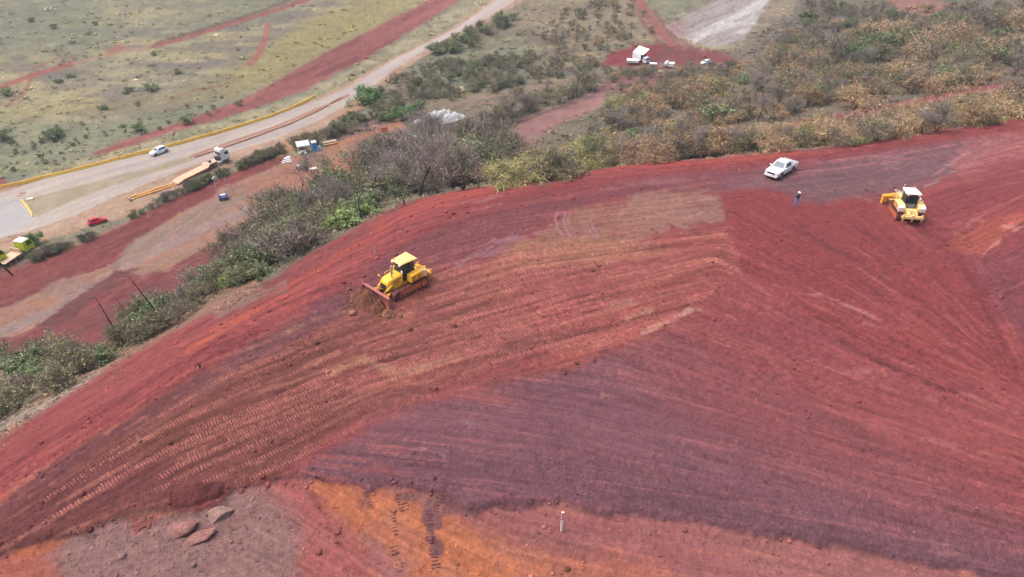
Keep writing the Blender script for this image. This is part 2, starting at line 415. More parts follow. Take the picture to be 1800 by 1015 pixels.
for wp_ in ([(0, 362), (120, 322), (270, 281), (400, 245), (560, 188)], [(0, 347), (120, 309), (270, 272), (400, 237), (560, 181)], [(100, 384), (200, 341), (300, 302), (400, 264), (500, 232), (600, 188)], [(90, 376), (200, 333), (300, 295), (400, 258), (500, 226), (600, 182)], [(640, 150), (720, 104), (820, 50), (895, 0)]):
    paint(rd * m_line(wp_, 1.6, 2.2, .1, valley), (184, 164, 158), .5)
md = m_poly([(40, 353), (100, 337), (180, 316), (260, 296), (330, 276), (346, 280), (260, 306), (190, 330), (120, 356), (66, 382)], 2, .1, valley)
paint(md, (190, 168, 140)); paint(md * sstep(.48, .6, g4), (176, 156, 120), .8)
md2 = m_line([(335, 276), (400, 252), (480, 225), (560, 192), (612, 168)], 2.4, 1.2, .05, valley); paint(md2, (186, 128, 104), .95)
# access road below the highway: red cut, brown bench, grey running surface, red spoil
m = m_poly([(-100, 500), (0, 482), (60, 462), (110, 440), (160, 420), (215, 395), (260, 372), (300, 352), (360, 328), (420, 300), (480, 280), (560, 268), (640, 232), (700, 212), (716, 226), (690, 246), (600, 300), (540, 360), (440, 420), (400, 440), (330, 480), (250, 560), (160, 612), (0, 630), (-100, 660)], 4, .4, valley)
paint(m, (176, 124, 104)); VEG *= 1 - m
paint(m * sstep(.47, .6, g4), (190, 132, 100), .7)
paint(m * sstep(.5, .35, g2), (160, 126, 116), .6)
mc = m_poly([(-100, 500), (0, 484), (60, 464), (110, 442), (160, 422), (215, 397), (300, 352), (420, 300), (505, 272), (500, 284), (440, 312), (385, 330), (375, 345), (330, 368), (290, 392), (240, 422), (215, 452), (180, 470), (110, 490), (60, 520), (-100, 580)], 2.5, .35, valley)
paint(mc, (138, 64, 64)); paint(mc * streak(L1, .3, 1.6), (168, 82, 78), .6)
paint(m_poly([(0, 470), (100, 450), (110, 480), (60, 510), (0, 530), (-80, 540), (-80, 480)], 10, .8, valley), (150, 72, 66), .7)
paint(m_poly([(230, 425), (290, 395), (380, 350), (440, 340), (420, 365), (330, 405), (250, 445), (200, 470)], 4, .5, valley), (160, 134, 120), .8)
mr = m_poly([(-100, 640), (0, 592), (60, 566), (140, 520), (250, 447), (330, 405), (420, 360), (500, 330), (520, 336), (450, 380), (350, 425), (270, 462), (200, 505), (130, 555), (60, 588), (0, 612)], 4, .3, valley)
paint(mr, (182, 128, 108)); mr2 = m_line([(-60, 610), (0, 585), (90, 548), (160, 508), (260, 448), (340, 410), (450, 362)], 8, 5, .3, valley); paint(mr2, (164, 136, 132), .9)
paint(mr * streak(L2, .3, 1.5), (196, 146, 122), .6)
ms = m_poly([(-100, 660), (0, 596), (40, 588), (90, 556), (150, 512), (200, 478), (250, 470), (290, 478), (350, 440), (430, 392), (436, 410), (380, 462), (330, 500), (250, 560), (220, 596), (160, 618), (60, 640), (-100, 680)], 3, .5, valley)
paint(ms, (132, 60, 62)); paint(ms * streak(L2, .3, 1.5), (162, 84, 84), .6); paint(ms * sstep(.52, .66, g4), (104, 62, 58), .6); VEG *= 1 - ms
paint(m_poly([(230, 478), (300, 450), (360, 420), (350, 440), (280, 470), (250, 490)], 4, .5, valley), (168, 130, 110), .8)
m = m_poly([(430, 330), (500, 292), (560, 285), (620, 270), (640, 290), (560, 340), (480, 372), (440, 360)], 6, .6, valley); paint(m, (178, 116, 96), .85)
m = m_line([(575, 262), (620, 245), (680, 226), (700, 218)], 5, 3, .4, valley); paint(m, (196, 126, 88), .9); VEG *= 1 - m
m = m_poly([(590, 222), (640, 205), (690, 215), (640, 238), (590, 250)], 5, .6, valley); paint(m, (150, 116, 112), .6)
# trampled bank where scrub meets the fill
m = m_line([(-60, 800), (0, 762), (60, 722), (140, 672), (210, 640), (300, 580), (400, 520), (440, 500)], 14, 10, .7, valley); paint(m, (168, 120, 100), .7); VEG *= 1 - m * .7
m = m_line([(-60, 790), (0, 752), (80, 712), (170, 660)], 6, 5, .7, valley); paint(m, (156, 140, 128), .8)
# --- earth of the fill's outer shoulder (spills over the crest)
sh1 = m_poly([(-60, 930), (-60, 795), (0, 775), (100, 708), (205, 640), (300, 585), (390, 540), (440, 520), (520, 460), (640, 392), (740, 346), (900, 306), (1100, 288), (1350, 270), (1500, 256), (1700, 220), (1830, 200),
              (1830, 225), (1600, 256), (1350, 290), (1150, 305), (1000, 325), (900, 345), (740, 410), (620, 480), (500, 560), (350, 650), (170, 760), (0, 880)], 6, .5, crest_sd < 22)
SHO = np.clip(sh1, 0, 1)
VEG *= 1 - SHO
fill = np.clip(np.maximum(onfill * 1.0, 0), 0, 1)
# --- the fill
FB = np.array(COL)
COL[:] = alb((156, 77, 80))
paint(streak(L3, 0.3, 1.6), (172, 82, 78), .7)
paint(streak(-L3, 0.3, 1.6), (144, 66, 70), .7)
def pp(pts, c, f=14, a=1.0, w=1.0):
    paint(m_poly(pts, f, w), c, a)
pp([(480, 850), (560, 800), (700, 722), (800, 690), (900, 660), (1010, 638), (1100, 600), (1170, 580), (1300, 650), (1450, 720), (1620, 800), (1830, 930), (1900, 1200), (400, 1100)], (132, 79, 89), 20, 1, .8)
pp([(1100, 590), (1180, 560), (1300, 600), (1500, 680), (1700, 760), (1830, 850), (1830, 960), (1500, 860), (1250, 760), (1120, 660)], (150, 72, 76), 70, .8)
pp([(560, 850), (600, 800), (800, 790), (1100, 830), (1400, 900), (1830, 1010), (1830, 1080), (900, 880)], (120, 73, 84), 34, .75)
pp([(1400, 640), (1560, 660), (1830, 760), (1830, 850), (1600, 780), (1450, 700)], (166, 76, 74), 40, .7)
pp([(-60, 1000), (-60, 900), (150, 765), (350, 655), (560, 560), (660, 515), (760, 480), (900, 470), (1000, 560), (860, 650), (620, 740), (480, 845), (330, 890), (80, 950)], (126, 64, 56), 14)
pp([(-60, 1000), (-60, 905), (100, 830), (250, 800), (380, 830), (400, 870), (260, 895), (80, 945)], (122, 58, 60), 24, .8)
pp([(600, 590), (700, 520), (900, 450), (1100, 410), (1250, 395), (1310, 470), (1180, 575), (1000, 635), (850, 668), (640, 715), (560, 660)], (148, 76, 70), 40, .9)
pp([(900, 520), (1100, 470), (1300, 440), (1320, 520), (1180, 560), (980, 600)], (162, 72, 70), 30, .7)
pp([(1000, 600), (1100, 560), (1200, 540), (1180, 570), (1100, 605), (1010, 640), (900, 660), (960, 625)], (162, 74, 68), 14, .8)
# purple ground behind the first bulldozer, and inside the shoulder
pp([(540, 590), (600, 520), (680, 440), (800, 392), (960, 350), (1150, 320), (1330, 300), (1290, 335), (1080, 352), (960, 392), (920, 430), (790, 465), (700, 510), (620, 545)], (132, 69, 75), 18, .9)
pp([(-60, 960), (-60, 905), (100, 810), (190, 760), (350, 662), (480, 585), (600, 515), (610, 550), (470, 625), (350, 690), (180, 790), (40, 880)], (120, 62, 68), 14, .75)
pp([(350, 675), (480, 585), (570, 530), (630, 520), (600, 550), (470, 628), (370, 690)], (126, 74, 82), 12, .6)
# clay patch in the middle distance, grey ground by the pickup
pp([(950, 400), (1000, 385), (1100, 345), (1200, 335), (1262, 338), (1275, 375), (1280, 402), (1180, 412), (1140, 425), (1080, 440), (980, 445), (900, 435)], (158, 104, 88), 4, .85, 1.8)
pp([(1100, 352), (1262, 338), (1268, 375), (1282, 402), (1150, 410), (1060, 405)], (170, 118, 104), 5, .7, 2.0)
pp([(1140, 418), (1280, 403), (1330, 440), (1200, 470), (1150, 440)], (158, 72, 66), 8, .7)
pp([(900, 420), (1100, 425), (1180, 440), (1050, 465), (880, 470)], (176, 118, 88), 14, .55)
pp([(1250, 330), (1340, 296), (1500, 275), (1650, 250), (1760, 228), (1790, 240), (1720, 285), (1640, 325), (1500, 352), (1420, 352), (1340, 332)], (132, 90, 96), 14, .95)
pp([(1380, 320), (1480, 300), (1560, 310), (1540, 345), (1440, 352)], (122, 82, 86), 14, .6)
pp([(1170, 330), (1300, 325), (1350, 300), (1200, 305), (1050, 335)], (140, 76, 84), 12, .7)
pp([(1265, 345), (1300, 336), (1370, 335), (1400, 358), (1450, 362), (1500, 346), (1560, 358), (1600, 400), (1670, 450), (1720, 540), (1760, 620), (1830, 700), (1600, 640), (1420, 560), (1300, 470), (1290, 410)], (152, 60, 62), 6, .95, .6)
pp([(1700, 250), (1800, 220), (1860, 215), (1860, 270), (1760, 300), (1690, 318), (1670, 290)], (178, 96, 98), 12, .8)
pp([(1640, 330), (1760, 290), (1860, 260), (1860, 420), (1700, 460), (1640, 410), (1610, 370)], (148, 62, 66), 16, .9)
pp([(1650, 440), (1720, 395), (1800, 360), (1800, 390), (1740, 440), (1700, 455)], (176, 80, 66), 6, .8)
pp([(1710, 470), (1830, 410), (1860, 560), (1760, 580)], (136, 62, 72), 16, .85)
paint(m_line([(1600, 385), (1645, 418), (1690, 462), (1720, 510), (1750, 580), (1790, 650)], 10, 14, .6), (130, 46, 50), .8)
# shoulder colours
paint(SHO, (158, 66, 66))
paint(SHO * streak(L2, .1, 1.3), (174, 80, 74), .6)
paint(SHO * streak(-L2, .3, 1.5), (136, 54, 60), .7)
paint(m_line([(-40, 905), (60, 850), (180, 765), (300, 690), (330, 670)], 13, 10, .5, SHO > .02) * streak(L3 + L2 * .5, -.4, 1.2), (188, 84, 70), .6)
paint(m_line([(330, 618), (400, 572), (470, 530), (520, 498), (560, 470)], 7, 6, .4, SHO > .02) * streak(L2, -.8, 1), (208, 92, 66), .7)
paint(m_line([(480, 520), (600, 440), (700, 385), (780, 348), (880, 322), (980, 304)], 12, 8, .4, SHO > .02) * streak(L2, -1.4, .6), (190, 76, 64), .8)
paint(m_line([(980, 306), (1100, 294), (1250, 282), (1400, 268)], 5, 4, .3, SHO > .02), (190, 72, 64), .7)
paint(m_poly([(380, 545), (440, 505), (560, 450), (640, 400), (660, 402), (560, 470), (470, 525), (400, 560)], 6, .5, SHO > .02), (138, 62, 62), .85)
paint(m_line([(380, 548), (430, 530), (500, 500)], 5, 4, .8, SHO > .02), (150, 124, 110), .6)
# pale smears, dry clay, wheel scuffs
for pts, w, c, a in [
    ([(580, 655), (640, 632), (690, 650)], 9, (190, 138, 104), .75), ([(690, 660), (760, 640), (800, 630)], 10, (190, 140, 108), .65), ([(500, 585), (560, 560), (640, 540)], 5, (170, 116, 88), .6),
    ([(1130, 585), (1180, 562), (1215, 545)], 4.5, (206, 160, 138), .85), ([(1100, 560), (1150, 545)], 4, (200, 150, 124), .6), ([(1230, 545), (1252, 552)], 4, (190, 140, 134), .7),
    ([(1075, 540), (1110, 530)], 4, (196, 146, 130), .6), ([(1260, 545), (1320, 575), (1360, 592)], 2.5, (190, 108, 102), .6), ([(1490, 658), (1540, 650), (1580, 662)], 6, (186, 104, 98), .7),
    ([(1360, 500), (1400, 515), (1440, 520)], 1.8, (192, 118, 110), .7), ([(1420, 505), (1445, 518), (1470, 528), (1550, 564)], 2, (192, 116, 108), .7), ([(1520, 568), (1560, 578)], 2, (190, 112, 108), .6),
    ([(1554, 512), (1566, 520)], 1.5, (206, 132, 124), .8), ([(1630, 700), (1700, 712)], 3, (196, 112, 104), .6), ([(1720, 790), (1800, 815)], 4, (190, 104, 96), .6), ([(1620, 770), (1680, 782)], 3, (184, 104, 98), .6),
    ([(740, 788), (782, 802)], 2.5, (176, 130, 138), .75), ([(800, 740), (860, 750)], 3, (150, 110, 124), .6), ([(1060, 695), (1090, 700)], 3, (186, 118, 112), .7), ([(1400, 700), (1500, 735), (1560, 740)], 3, (172, 84, 78), .6),
    ([(1640, 965), (1700, 978)], 4, (160, 104, 104), .6), ([(1600, 948), (1780, 975)], 2, (146, 90, 88), .6),
    ([(1000, 345), (1100, 325), (1240, 312)], 2.4, (172, 104, 104), .6), ([(1390, 293), (1500, 280), (1640, 262), (1770, 236)], 2.0, (176, 104, 106), .8), ([(1400, 305), (1520, 290), (1660, 272)], 1.8, (178, 106, 106), .7),
    ([(1640, 310), (1680, 280), (1720, 262)], 2, (176, 118, 122), .8), ([(1652, 316), (1700, 290), (1740, 262)], 2.4, (170, 112, 116), .8), ([(1625, 330), (1680, 300), (1712, 288)], 3.2, (170, 124, 128), .8),
    ([(1670, 290), (1700, 268), (1740, 250)], 1.6, (184, 124, 124), .8), ([(1545, 292), (1600, 284)], 2.2, (166, 112, 118), .8), ([(1565, 278), (1600, 279)], 2.5, (168, 108, 114), .6),
    ([(1678, 412), (1720, 385)], 3, (190, 100, 92), .7), ([(1722, 452), (1760, 420), (1798, 396)], 2.4, (204, 124, 112), .85), ([(1765, 402), (1790, 392)], 3.5, (210, 130, 118), .8), ([(1700, 318), (1720, 322)], 4, (178, 92, 92), .7),
    ([(800, 470), (870, 430), (925, 405)], 2.2, (166, 108, 118), .8), ([(830, 462), (900, 425), (945, 408)], 3, (160, 102, 112), .7), ([(780, 480), (830, 450), (870, 420)], 1.6, (160, 104, 116), .7), ([(905, 330), (1000, 318), (1060, 312)], 1.6, (150, 112, 116), .6),
    ([(700, 408), (800, 378), (880, 358)], 1.5, (168, 104, 104), .6), ([(620, 470), (660, 462)], 1.5, (170, 110, 120), .6), ([(830, 358), (880, 345)], 1.5, (160, 110, 110), .5),
    ([(540, 545), (580, 553)], 2.5, (150, 104, 118), .7), ([(555, 565), (535, 556)], 2.5, (150, 104, 118), .6), ([(1190, 360), (1250, 350)], 1.6, (196, 140, 126), .7), ([(1080, 435), (1180, 425), (1270, 410)], 2, (190, 116, 98), .6),
    ([(1240, 372), (1200, 385)], 1.5, (200, 150, 136), .7), ([(820, 500), (900, 478), (990, 462)], 2.5, (190, 120, 100), .6), ([(880, 512), (1000, 505), (1120, 478), (1260, 458)], 2.2, (186, 114, 94), .6),
    ([(1430, 318), (1450, 340)], 3, (150, 110, 112), .5), ([(1500, 340), (1530, 352)], 5, (160, 106, 108), .7), ([(1420, 345), (1480, 330), (1540, 318)], 2.5, (156, 106, 106), .6)]:
    paint(m_line(pts, w * .7, max(1.5, w * .6), .6 if w > 2 else .3), c, a * (.8 if w > 4 else 1))
# tyre arcs left by a machine turning on the fill
for dx0, c in [(0, .9), (14, .9), (22, .7), (44, .6), (54, .8), (62, .8)]:
    paint(m_line([(980 + dx0, 373 + dx0 * .05), (976 + dx0, 385), (979 + dx0, 398), (986 + dx0, 410), (990 + dx0, 416)], 1.9, 1.3, .06), (184, 122, 128), c)
paint(m_poly([(1010, 372), (1040, 375), (1045, 392), (1020, 395)], 5, .5), (158, 104, 80), .7)
# darker furrow
paint(m_line([(1480, 600), (1540, 632), (1600, 662), (1680, 690)], 3.5, 4, .3), (116, 46, 50), .85)
paint(m_line([(1690, 690), (1790, 728)], 2, 2, .3), (196, 112, 108), .7)
BROWN = m_poly([(-60, 1000), (-60, 900), (150, 765), (350, 655), (560, 560), (660, 515), (900, 440), (1250, 400), (1310, 470), (1180, 575), (860, 665), (620, 740), (480, 845), (330, 890)], 14, 1)
paint(BROWN * streak(L2, .5, 1.6) * (fbm(GX, GY, 3, 3, 33) > .45), (184, 112, 92), .5)
paint(BROWN * streak(-L2, .5, 1.8), (104, 48, 44), .55)
paint(BROWN * streak(L3, .8, 1.8), (164, 98, 78), .3)
CORE = ~(SHO > .3)
paint((1 - BROWN) * CORE * streak(L2, 1.1, 2.4), (178, 96, 94), .38)
paint((1 - BROWN) * CORE * streak(L1, 1.1, 2.4) * streak(L3, -.5, 1), (192, 108, 98), .5)
paint((1 - BROWN) * CORE * streak(-L2, 1.1, 2.4), (112, 54, 60), .32)
paint((1 - BROWN) * CORE * streak(wn2, .08, .2) * streak(L2, -.5, 1), (176, 82, 72), .35)
FILLC = COL.copy()
COL[:] = FB
fm = np.clip(np.where(onfill, 1.0, 0.0) + SHO, 0, 1)[..., None]
COL[:] = COL * (1 - fm) + FILLC * fm
VEG = np.where(crest_sd < 1.0, 0, VEG)
# --- old ground in front of the lip
FB = COL.copy()
COL[:] = alb((170, 108, 105))
def pf(pts, c, f=14, a=1.0, w=1.2):
    paint(m_poly(pts, f * (1.8 if f > 10 else 1), w * (1.9 if f > 10 else 1.2), front), c, a)
pf([(60, 1300), (40, 960), (130, 925), (260, 880), (440, 850), (520, 880), (540, 960), (530, 1300)], (154, 112, 108), 20, .9)
pf([(-100, 1300), (-100, 960), (90, 945), (100, 1000), (60, 1300)], (182, 92, 76), 18, .9)
pf([(20, 965), (110, 940), (85, 975), (30, 990)], (196, 104, 66), 8, .8)
pf([(215, 905), (330, 880), (320, 900), (240, 920)], (170, 96, 72), 8, .8)
pf([(235, 905), (275, 905), (270, 930), (235, 940)], (158, 76, 70), 6, .8)
pf([(500, 835), (560, 838), (600, 900), (660, 960), (700, 1300), (520, 1300), (530, 920), (480, 870)], (176, 90, 84), 16, .9)
pf([(700, 860), (790, 880), (830, 905), (900, 940), (1000, 978), (1150, 1030), (1200, 1300), (750, 1300), (700, 1015)], (180, 102, 82), 16, .8)
pf([(545, 838), (640, 853), (700, 857), (760, 862), (790, 880), (800, 920), (840, 970), (900, 1015), (900, 1300), (750, 1300), (700, 1015), (650, 965), (600, 910), (570, 870)], (198, 108, 72), 12, 1)
pf([(620, 870), (690, 862), (740, 900), (820, 940), (960, 1000), (900, 1010), (760, 960), (690, 940)], (212, 122, 80), 16, .6)
pf([(820, 900), (900, 890), (1000, 900), (1100, 915), (1300, 950), (1300, 1015), (1150, 1010), (1000, 965), (900, 930)], (166, 92, 92), 20, .9)
pf([(1080, 985), (1160, 1005), (1180, 1100), (1060, 1100), (1000, 990)], (192, 104, 78), 16, .6)
pf([(680, 858), (790, 866), (830, 878), (825, 900), (760, 905), (715, 890), (690, 876)], (126, 80, 84), 6, .85)
pf([(735, 895), (772, 893), (776, 930), (775, 980), (755, 985), (748, 950), (738, 915)], (118, 74, 84), 3, .8)
pf([(622, 862), (645, 862), (655, 885), (640, 895)], (140, 80, 72), 4, .6)
pf([(700, 900), (712, 905), (714, 930), (706, 932)], (140, 84, 80), 3, .7)
pf([(690, 985), (716, 985), (716, 1008), (695, 1010)], (130, 74, 78), 4, .7)
pf([(795, 870), (840, 888), (900, 885), (985, 882), (975, 870), (860, 860)], (120, 74, 80), 4, .9)
paint(front * streak(L2, .9, 2.2) * sstep(600, 640, PX), (220, 126, 84), .25)
paint(front * streak(-L2, .9, 2.2), (146, 80, 74), .25)
paint(front * sstep(.1, .3, wn1), (172, 120, 112), .2)
paint(front * sstep(.12, .28, -wn1) * (PX < 540), (136, 98, 94), .3)
paint(m_line([(550, 870), (580, 925), (615, 985), (640, 1010)], 3, 4, .4, front), (146, 66, 62), .6)
fr = front[..., None] * 1.0
COL[:] = COL * fr + FB * (1 - fr)
# dark foot of the lip: shadow along the edge painted into the soil colour
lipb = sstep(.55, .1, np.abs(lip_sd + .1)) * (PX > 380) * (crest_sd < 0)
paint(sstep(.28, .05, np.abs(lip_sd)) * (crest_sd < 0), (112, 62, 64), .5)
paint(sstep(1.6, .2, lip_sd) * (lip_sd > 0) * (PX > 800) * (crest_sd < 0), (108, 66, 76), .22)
# --- overall grain
tex = np.where(crest_sd < 1.5, 0.085 * L1 + 0.035 * L2 + 0.095 * n1 + 0.035 * n2, 0.04 * L1 + 0.07 * n1 + 0.05 * n2)
tex = np.where(lip_sd < 0, .06 * L1 + .05 * L2 + .06 * n1 + .03 * n2, tex)
tex = np.where(rd > .5, 0.012 * n2 + .01 * L2, tex)
lumps = sstep(1.5, 2.2, n1) - sstep(1.5, 2.2, -n1)
COL *= np.exp(np.clip(tex + 0.14 * lumps * np.where(lip_sd < 0, .35, 1) * (crest_sd < 1.5), -.6, .6))[..., None]
# relief
inplat = (crest_sd < 12)
rel = np.where(inplat, 0.012 * L2 + 0.010 * L1 + 0.014 * n2 + 0.010 * L3, 0.02 * n2)
rel = np.where(lip_sd < 0, 0.022 * n2 + 0.01 * L2 + 0.12 * wn1, rel)
rel = np.where(rd > .3, 0.0, rel)
Z = Z + rel * np.where(GY > 60, 1.3, 1.0) + np.where(valley, wn1 * 0.6 * (1 - rd), wn1 * 0.18)

def mesh_np(name, V, Fq, col=None):
    me = bpy.data.meshes.new(name)
    me.vertices.add(len(V)); me.vertices.foreach_set('co', np.ascontiguousarray(V, np.float32).ravel())
    n = len(Fq); k = Fq.shape[1]
    me.loops.add(n * k); me.loops.foreach_set('vertex_index', np.ascontiguousarray(Fq, np.int32).ravel())
    me.polygons.add(n); me.polygons.foreach_set('loop_start', np.arange(0, n * k, k, dtype=np.int32))
    me.update(calc_edges=True)
    if col is not None:
        ca = me.color_attributes.new('Col', 'FLOAT_COLOR', 'POINT')
        c4 = np.ones((len(V), 4), np.float32); c4[:, :3] = col
        ca.data.foreach_set('color', c4.ravel())
    return me
def link(o, parent=None, coll=None):
    (coll or sc.collection).objects.link(o)
    if parent is not None:
        o.parent = parent
    return o
# ---------------------------------------------------------------- materials
MATS = {}
def nodes_mat(name):
    m = bpy.data.materials.new(name); m.use_nodes = True
    nt = m.node_tree
    return m, nt, nt.nodes['Principled BSDF']
def soil_mat(name, attr=True, base=None, bump=.5, bscale=(6, 28), var=.3, rough=.95):
    m, nt, b = nodes_mat(name)
    tc = nt.nodes.new('ShaderNodeTexCoord')
    n_a = nt.nodes.new('ShaderNodeTexNoise'); n_a.inputs['Scale'].default_value = bscale[0]; n_a.inputs['Detail'].default_value = 5
    n_b = nt.nodes.new('ShaderNodeTexNoise'); n_b.inputs['Scale'].default_value = bscale[1]; n_b.inputs['Detail'].default_value = 3
    nt.links.new(tc.outputs['Object'], n_a.inputs[0]); nt.links.new(tc.outputs['Object'], n_b.inputs[0])
    mx = nt.nodes.new('ShaderNodeMath'); mx.operation = 'ADD'
    nt.links.new(n_a.outputs[0], mx.inputs[0]); nt.links.new(n_b.outputs[0], mx.inputs[1])
    mr_ = nt.nodes.new('ShaderNodeMapRange'); mr_.inputs[1].default_value = .6; mr_.inputs[2].default_value = 1.4
    mr_.inputs[3].default_value = 1 - var; mr_.inputs[4].default_value = 1 + var
    nt.links.new(mx.outputs[0], mr_.inputs[0])
    vm = nt.nodes.new('ShaderNodeVectorMath'); vm.operation = 'SCALE'
    if attr:
        at_ = nt.nodes.new('ShaderNodeAttribute'); at_.attribute_name = 'Col'
        nt.links.new(at_.outputs['Color'], vm.inputs[0])
    else:
        vm.inputs[0].default_value = tuple(base)
    nt.links.new(mr_.outputs[0], vm.inputs['Scale'])
    nt.links.new(vm.outputs[0], b.inputs['Base Color'])
    b.inputs['Roughness'].default_value = rough
    b.inputs['Specular IOR Level'].default_value = 0.25
    if bump:
        bp = nt.nodes.new('ShaderNodeBump'); bp.inputs['Strength'].default_value = bump; bp.inputs['Distance'].default_value = .06
        nt.links.new(mx.outputs[0], bp.inputs['Height']); nt.links.new(bp.outputs[0], b.inputs['Normal'])
    return m
M_ground = soil_mat('soil_ground', bump=.7, bscale=(2.0, 8.0), var=.2)
# split the terrain into fill platform + rest: one sheet each would crack, so one sheet
Vv = np.stack([GX, GY, Z], -1).reshape(-1, 3)
I = np.arange(nR * nA).reshape(nR, nA)
Fq = np.stack([I[:-1, :-1], I[:-1, 1:], I[1:, 1:], I[1:, :-1]], -1).reshape(-1, 4)
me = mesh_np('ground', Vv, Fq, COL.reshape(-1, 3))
me.materials.append(M_ground)
me.polygons.foreach_set('use_smooth', np.ones(len(me.polygons), bool))
ground = link(bpy.data.objects.new('ground', me)); ground['kind'] = 'structure'
ground['label'] = 'red and purple earth fill, dirt roads and scrubland'
# ---------------------------------------------------------------- geometry helpers
def tagged(o, label=None, cat=None, group=None, kind=None):
    if label: o['label'] = label
    if cat: o['category'] = cat
    if group: o['group'] = group
    if kind: o['kind'] = kind
    return o
def plain(name, c, rough=.6, metal=0.0, spec=.5, var=0.0, vs=8.0, lifted=False, dirt=None, dirt_h=None):
    """painted / metal / wood surface; optional blotchy dirt that is thicker low down"""
    if name in MATS: return MATS[name]
    m, nt, b = nodes_mat(name)
    col = tuple(lin(c)) + (1,)
    b.inputs['Base Color'].default_value = col
    b.inputs['Roughness'].default_value = rough; b.inputs['Metallic'].default_value = metal
    b.inputs['Specular IOR Level'].default_value = spec
    tc = nt.nodes.new('ShaderNodeTexCoord')
    if var or dirt is not None:
        n_ = nt.nodes.new('ShaderNodeTexNoise'); n_.inputs['Scale'].default_value = vs; n_.inputs['Detail'].default_value = 5
        nt.links.new(tc.outputs['Object'], n_.inputs[0])
        mix = nt.nodes.new('ShaderNodeMix'); mix.data_type = 'RGBA'
        mix.inputs[6].default_value = col
        dc = dirt if dirt is not None else tuple(np.array(c) * .7)
        mix.inputs[7].default_value = tuple(lin(dc)) + (1,)
        r_ = nt.nodes.new('ShaderNodeMapRange'); r_.inputs[1].default_value = .42; r_.inputs[2].default_value = .72
        r_.inputs[4].default_value = var if var else .6
        if dirt_h is not None:
            sx = nt.nodes.new('ShaderNodeSeparateXYZ'); nt.links.new(tc.outputs['Object'], sx.inputs[0])
            h_ = nt.nodes.new('ShaderNodeMapRange'); h_.inputs[1].default_value = dirt_h[0]; h_.inputs[2].default_value = dirt_h[1]
            h_.inputs[3].default_value = .28; h_.inputs[4].default_value = -.22
            nt.links.new(sx.outputs[2], h_.inputs[0])
            ad = nt.nodes.new('ShaderNodeMath'); nt.links.new(n_.outputs[0], ad.inputs[0]); nt.links.new(h_.outputs[0], ad.inputs[1])
            nt.links.new(ad.outputs[0], r_.inputs[0])
        else:
            nt.links.new(n_.outputs[0], r_.inputs[0])
        nt.links.new(r_.outputs[0], mix.inputs[0]); nt.links.new(mix.outputs[2], b.inputs['Base Color'])
    MATS[name] = m
    return m
def attr_mat(name, inst=False, rough=.9, trans=0.0):
    m, nt, b = nodes_mat(name)
    a_ = nt.nodes.new('ShaderNodeAttribute'); a_.attribute_name = 'Col'
    out = a_.outputs['Color']
    b.inputs['Subsurface Weight'].default_value = 0.0
    if inst:
        a2 = nt.nodes.new('ShaderNodeAttribute'); a2.attribute_name = 'tint'; a2.attribute_type = 'INSTANCER'
        vm = nt.nodes.new('ShaderNodeVectorMath'); vm.operation = 'MULTIPLY'
        nt.links.new(out, vm.inputs[0]); nt.links.new(a2.outputs['Color'], vm.inputs[1]); out = vm.outputs[0]
    else:
        oi = nt.nodes.new('ShaderNodeObjectInfo')
        mr_ = nt.nodes.new('ShaderNodeMapRange'); mr_.inputs[3].default_value = .78; mr_.inputs[4].default_value = 1.22
        nt.links.new(oi.outputs['Random'], mr_.inputs[0])
        vm = nt.nodes.new('ShaderNodeVectorMath'); vm.operation = 'SCALE'
        nt.links.new(out, vm.inputs[0]); nt.links.new(mr_.outputs[0], vm.inputs['Scale']); out = vm.outputs[0]
    nt.links.new(out, b.inputs['Base Color'])
    b.inputs['Roughness'].default_value = rough; b.inputs['Specular IOR Level'].default_value = .2
    return m
M_plant = attr_mat('plant_growth')
M_inst = attr_mat('scattered_pieces', True)
M_rock = soil_mat('broken_soil', bump=.8, bscale=(9, 40), var=.3)

class Soup:
    """collects coloured faces"""
    def __init__(s): s.v, s.f3, s.c, s.n = [], [], [], 0
    def add(s, V, Ft, C):
        V = np.asarray(V, float).reshape(-1, 3)
        s.v.append(V); s.f3.append(np.asarray(Ft).reshape(-1, 3) + s.n)
        C = np.asarray(C, float)
        s.c.append(np.broadcast_to(C, (len(V), 3)) if C.ndim == 1 else C)
        s.n += len(V)
    def mesh(s, name, mat):
        me = mesh_np(name, np.concatenate(s.v), np.concatenate(s.f3), np.concatenate(s.c))
        me.materials.append(mat)
        return me
def tube(S, p0, p1, r0, r1, c, sides=4):
    p0, p1 = np.asarray(p0, float), np.asarray(p1, float)
    d = p1 - p0; L = np.linalg.norm(d)
    if L < 1e-6: return
    d /= L
    u = np.cross(d, [0, 0, 1.0] if abs(d[2]) < .9 else [1.0, 0, 0]); u /= np.linalg.norm(u); w = np.cross(d, u)
    a = np.arange(sides) * 2 * math.pi / sides
    ring = np.cos(a)[:, None] * u + np.sin(a)[:, None] * w
    V = np.concatenate([p0 + ring * r0, p1 + ring * r1])
    F_ = []
    for i in range(sides):
        j = (i + 1) % sides
        F_ += [(i, j, sides + j), (i, sides + j, sides + i)]
    S.add(V, F_, c)
def slivers(S, P, D, Ln, Wd, C, g):
    """thin triangles: twigs and blades"""
    n = len(P)
    D = D / (np.linalg.norm(D, axis=1, keepdims=True) + 1e-9)
    side = np.cross(D, g.standard_normal((n, 3))); side /= np.linalg.norm(side, axis=1, keepdims=True) + 1e-9
    Ln, Wd = np.reshape(Ln, (-1, 1)), np.reshape(Wd, (-1, 1))
    V = np.stack([P - side * Wd / 2, P + side * Wd / 2, P + D * Ln], 1).reshape(-1, 3)
    S.add(V, np.arange(3 * n).reshape(-1, 3), np.repeat(C, 3, 0))
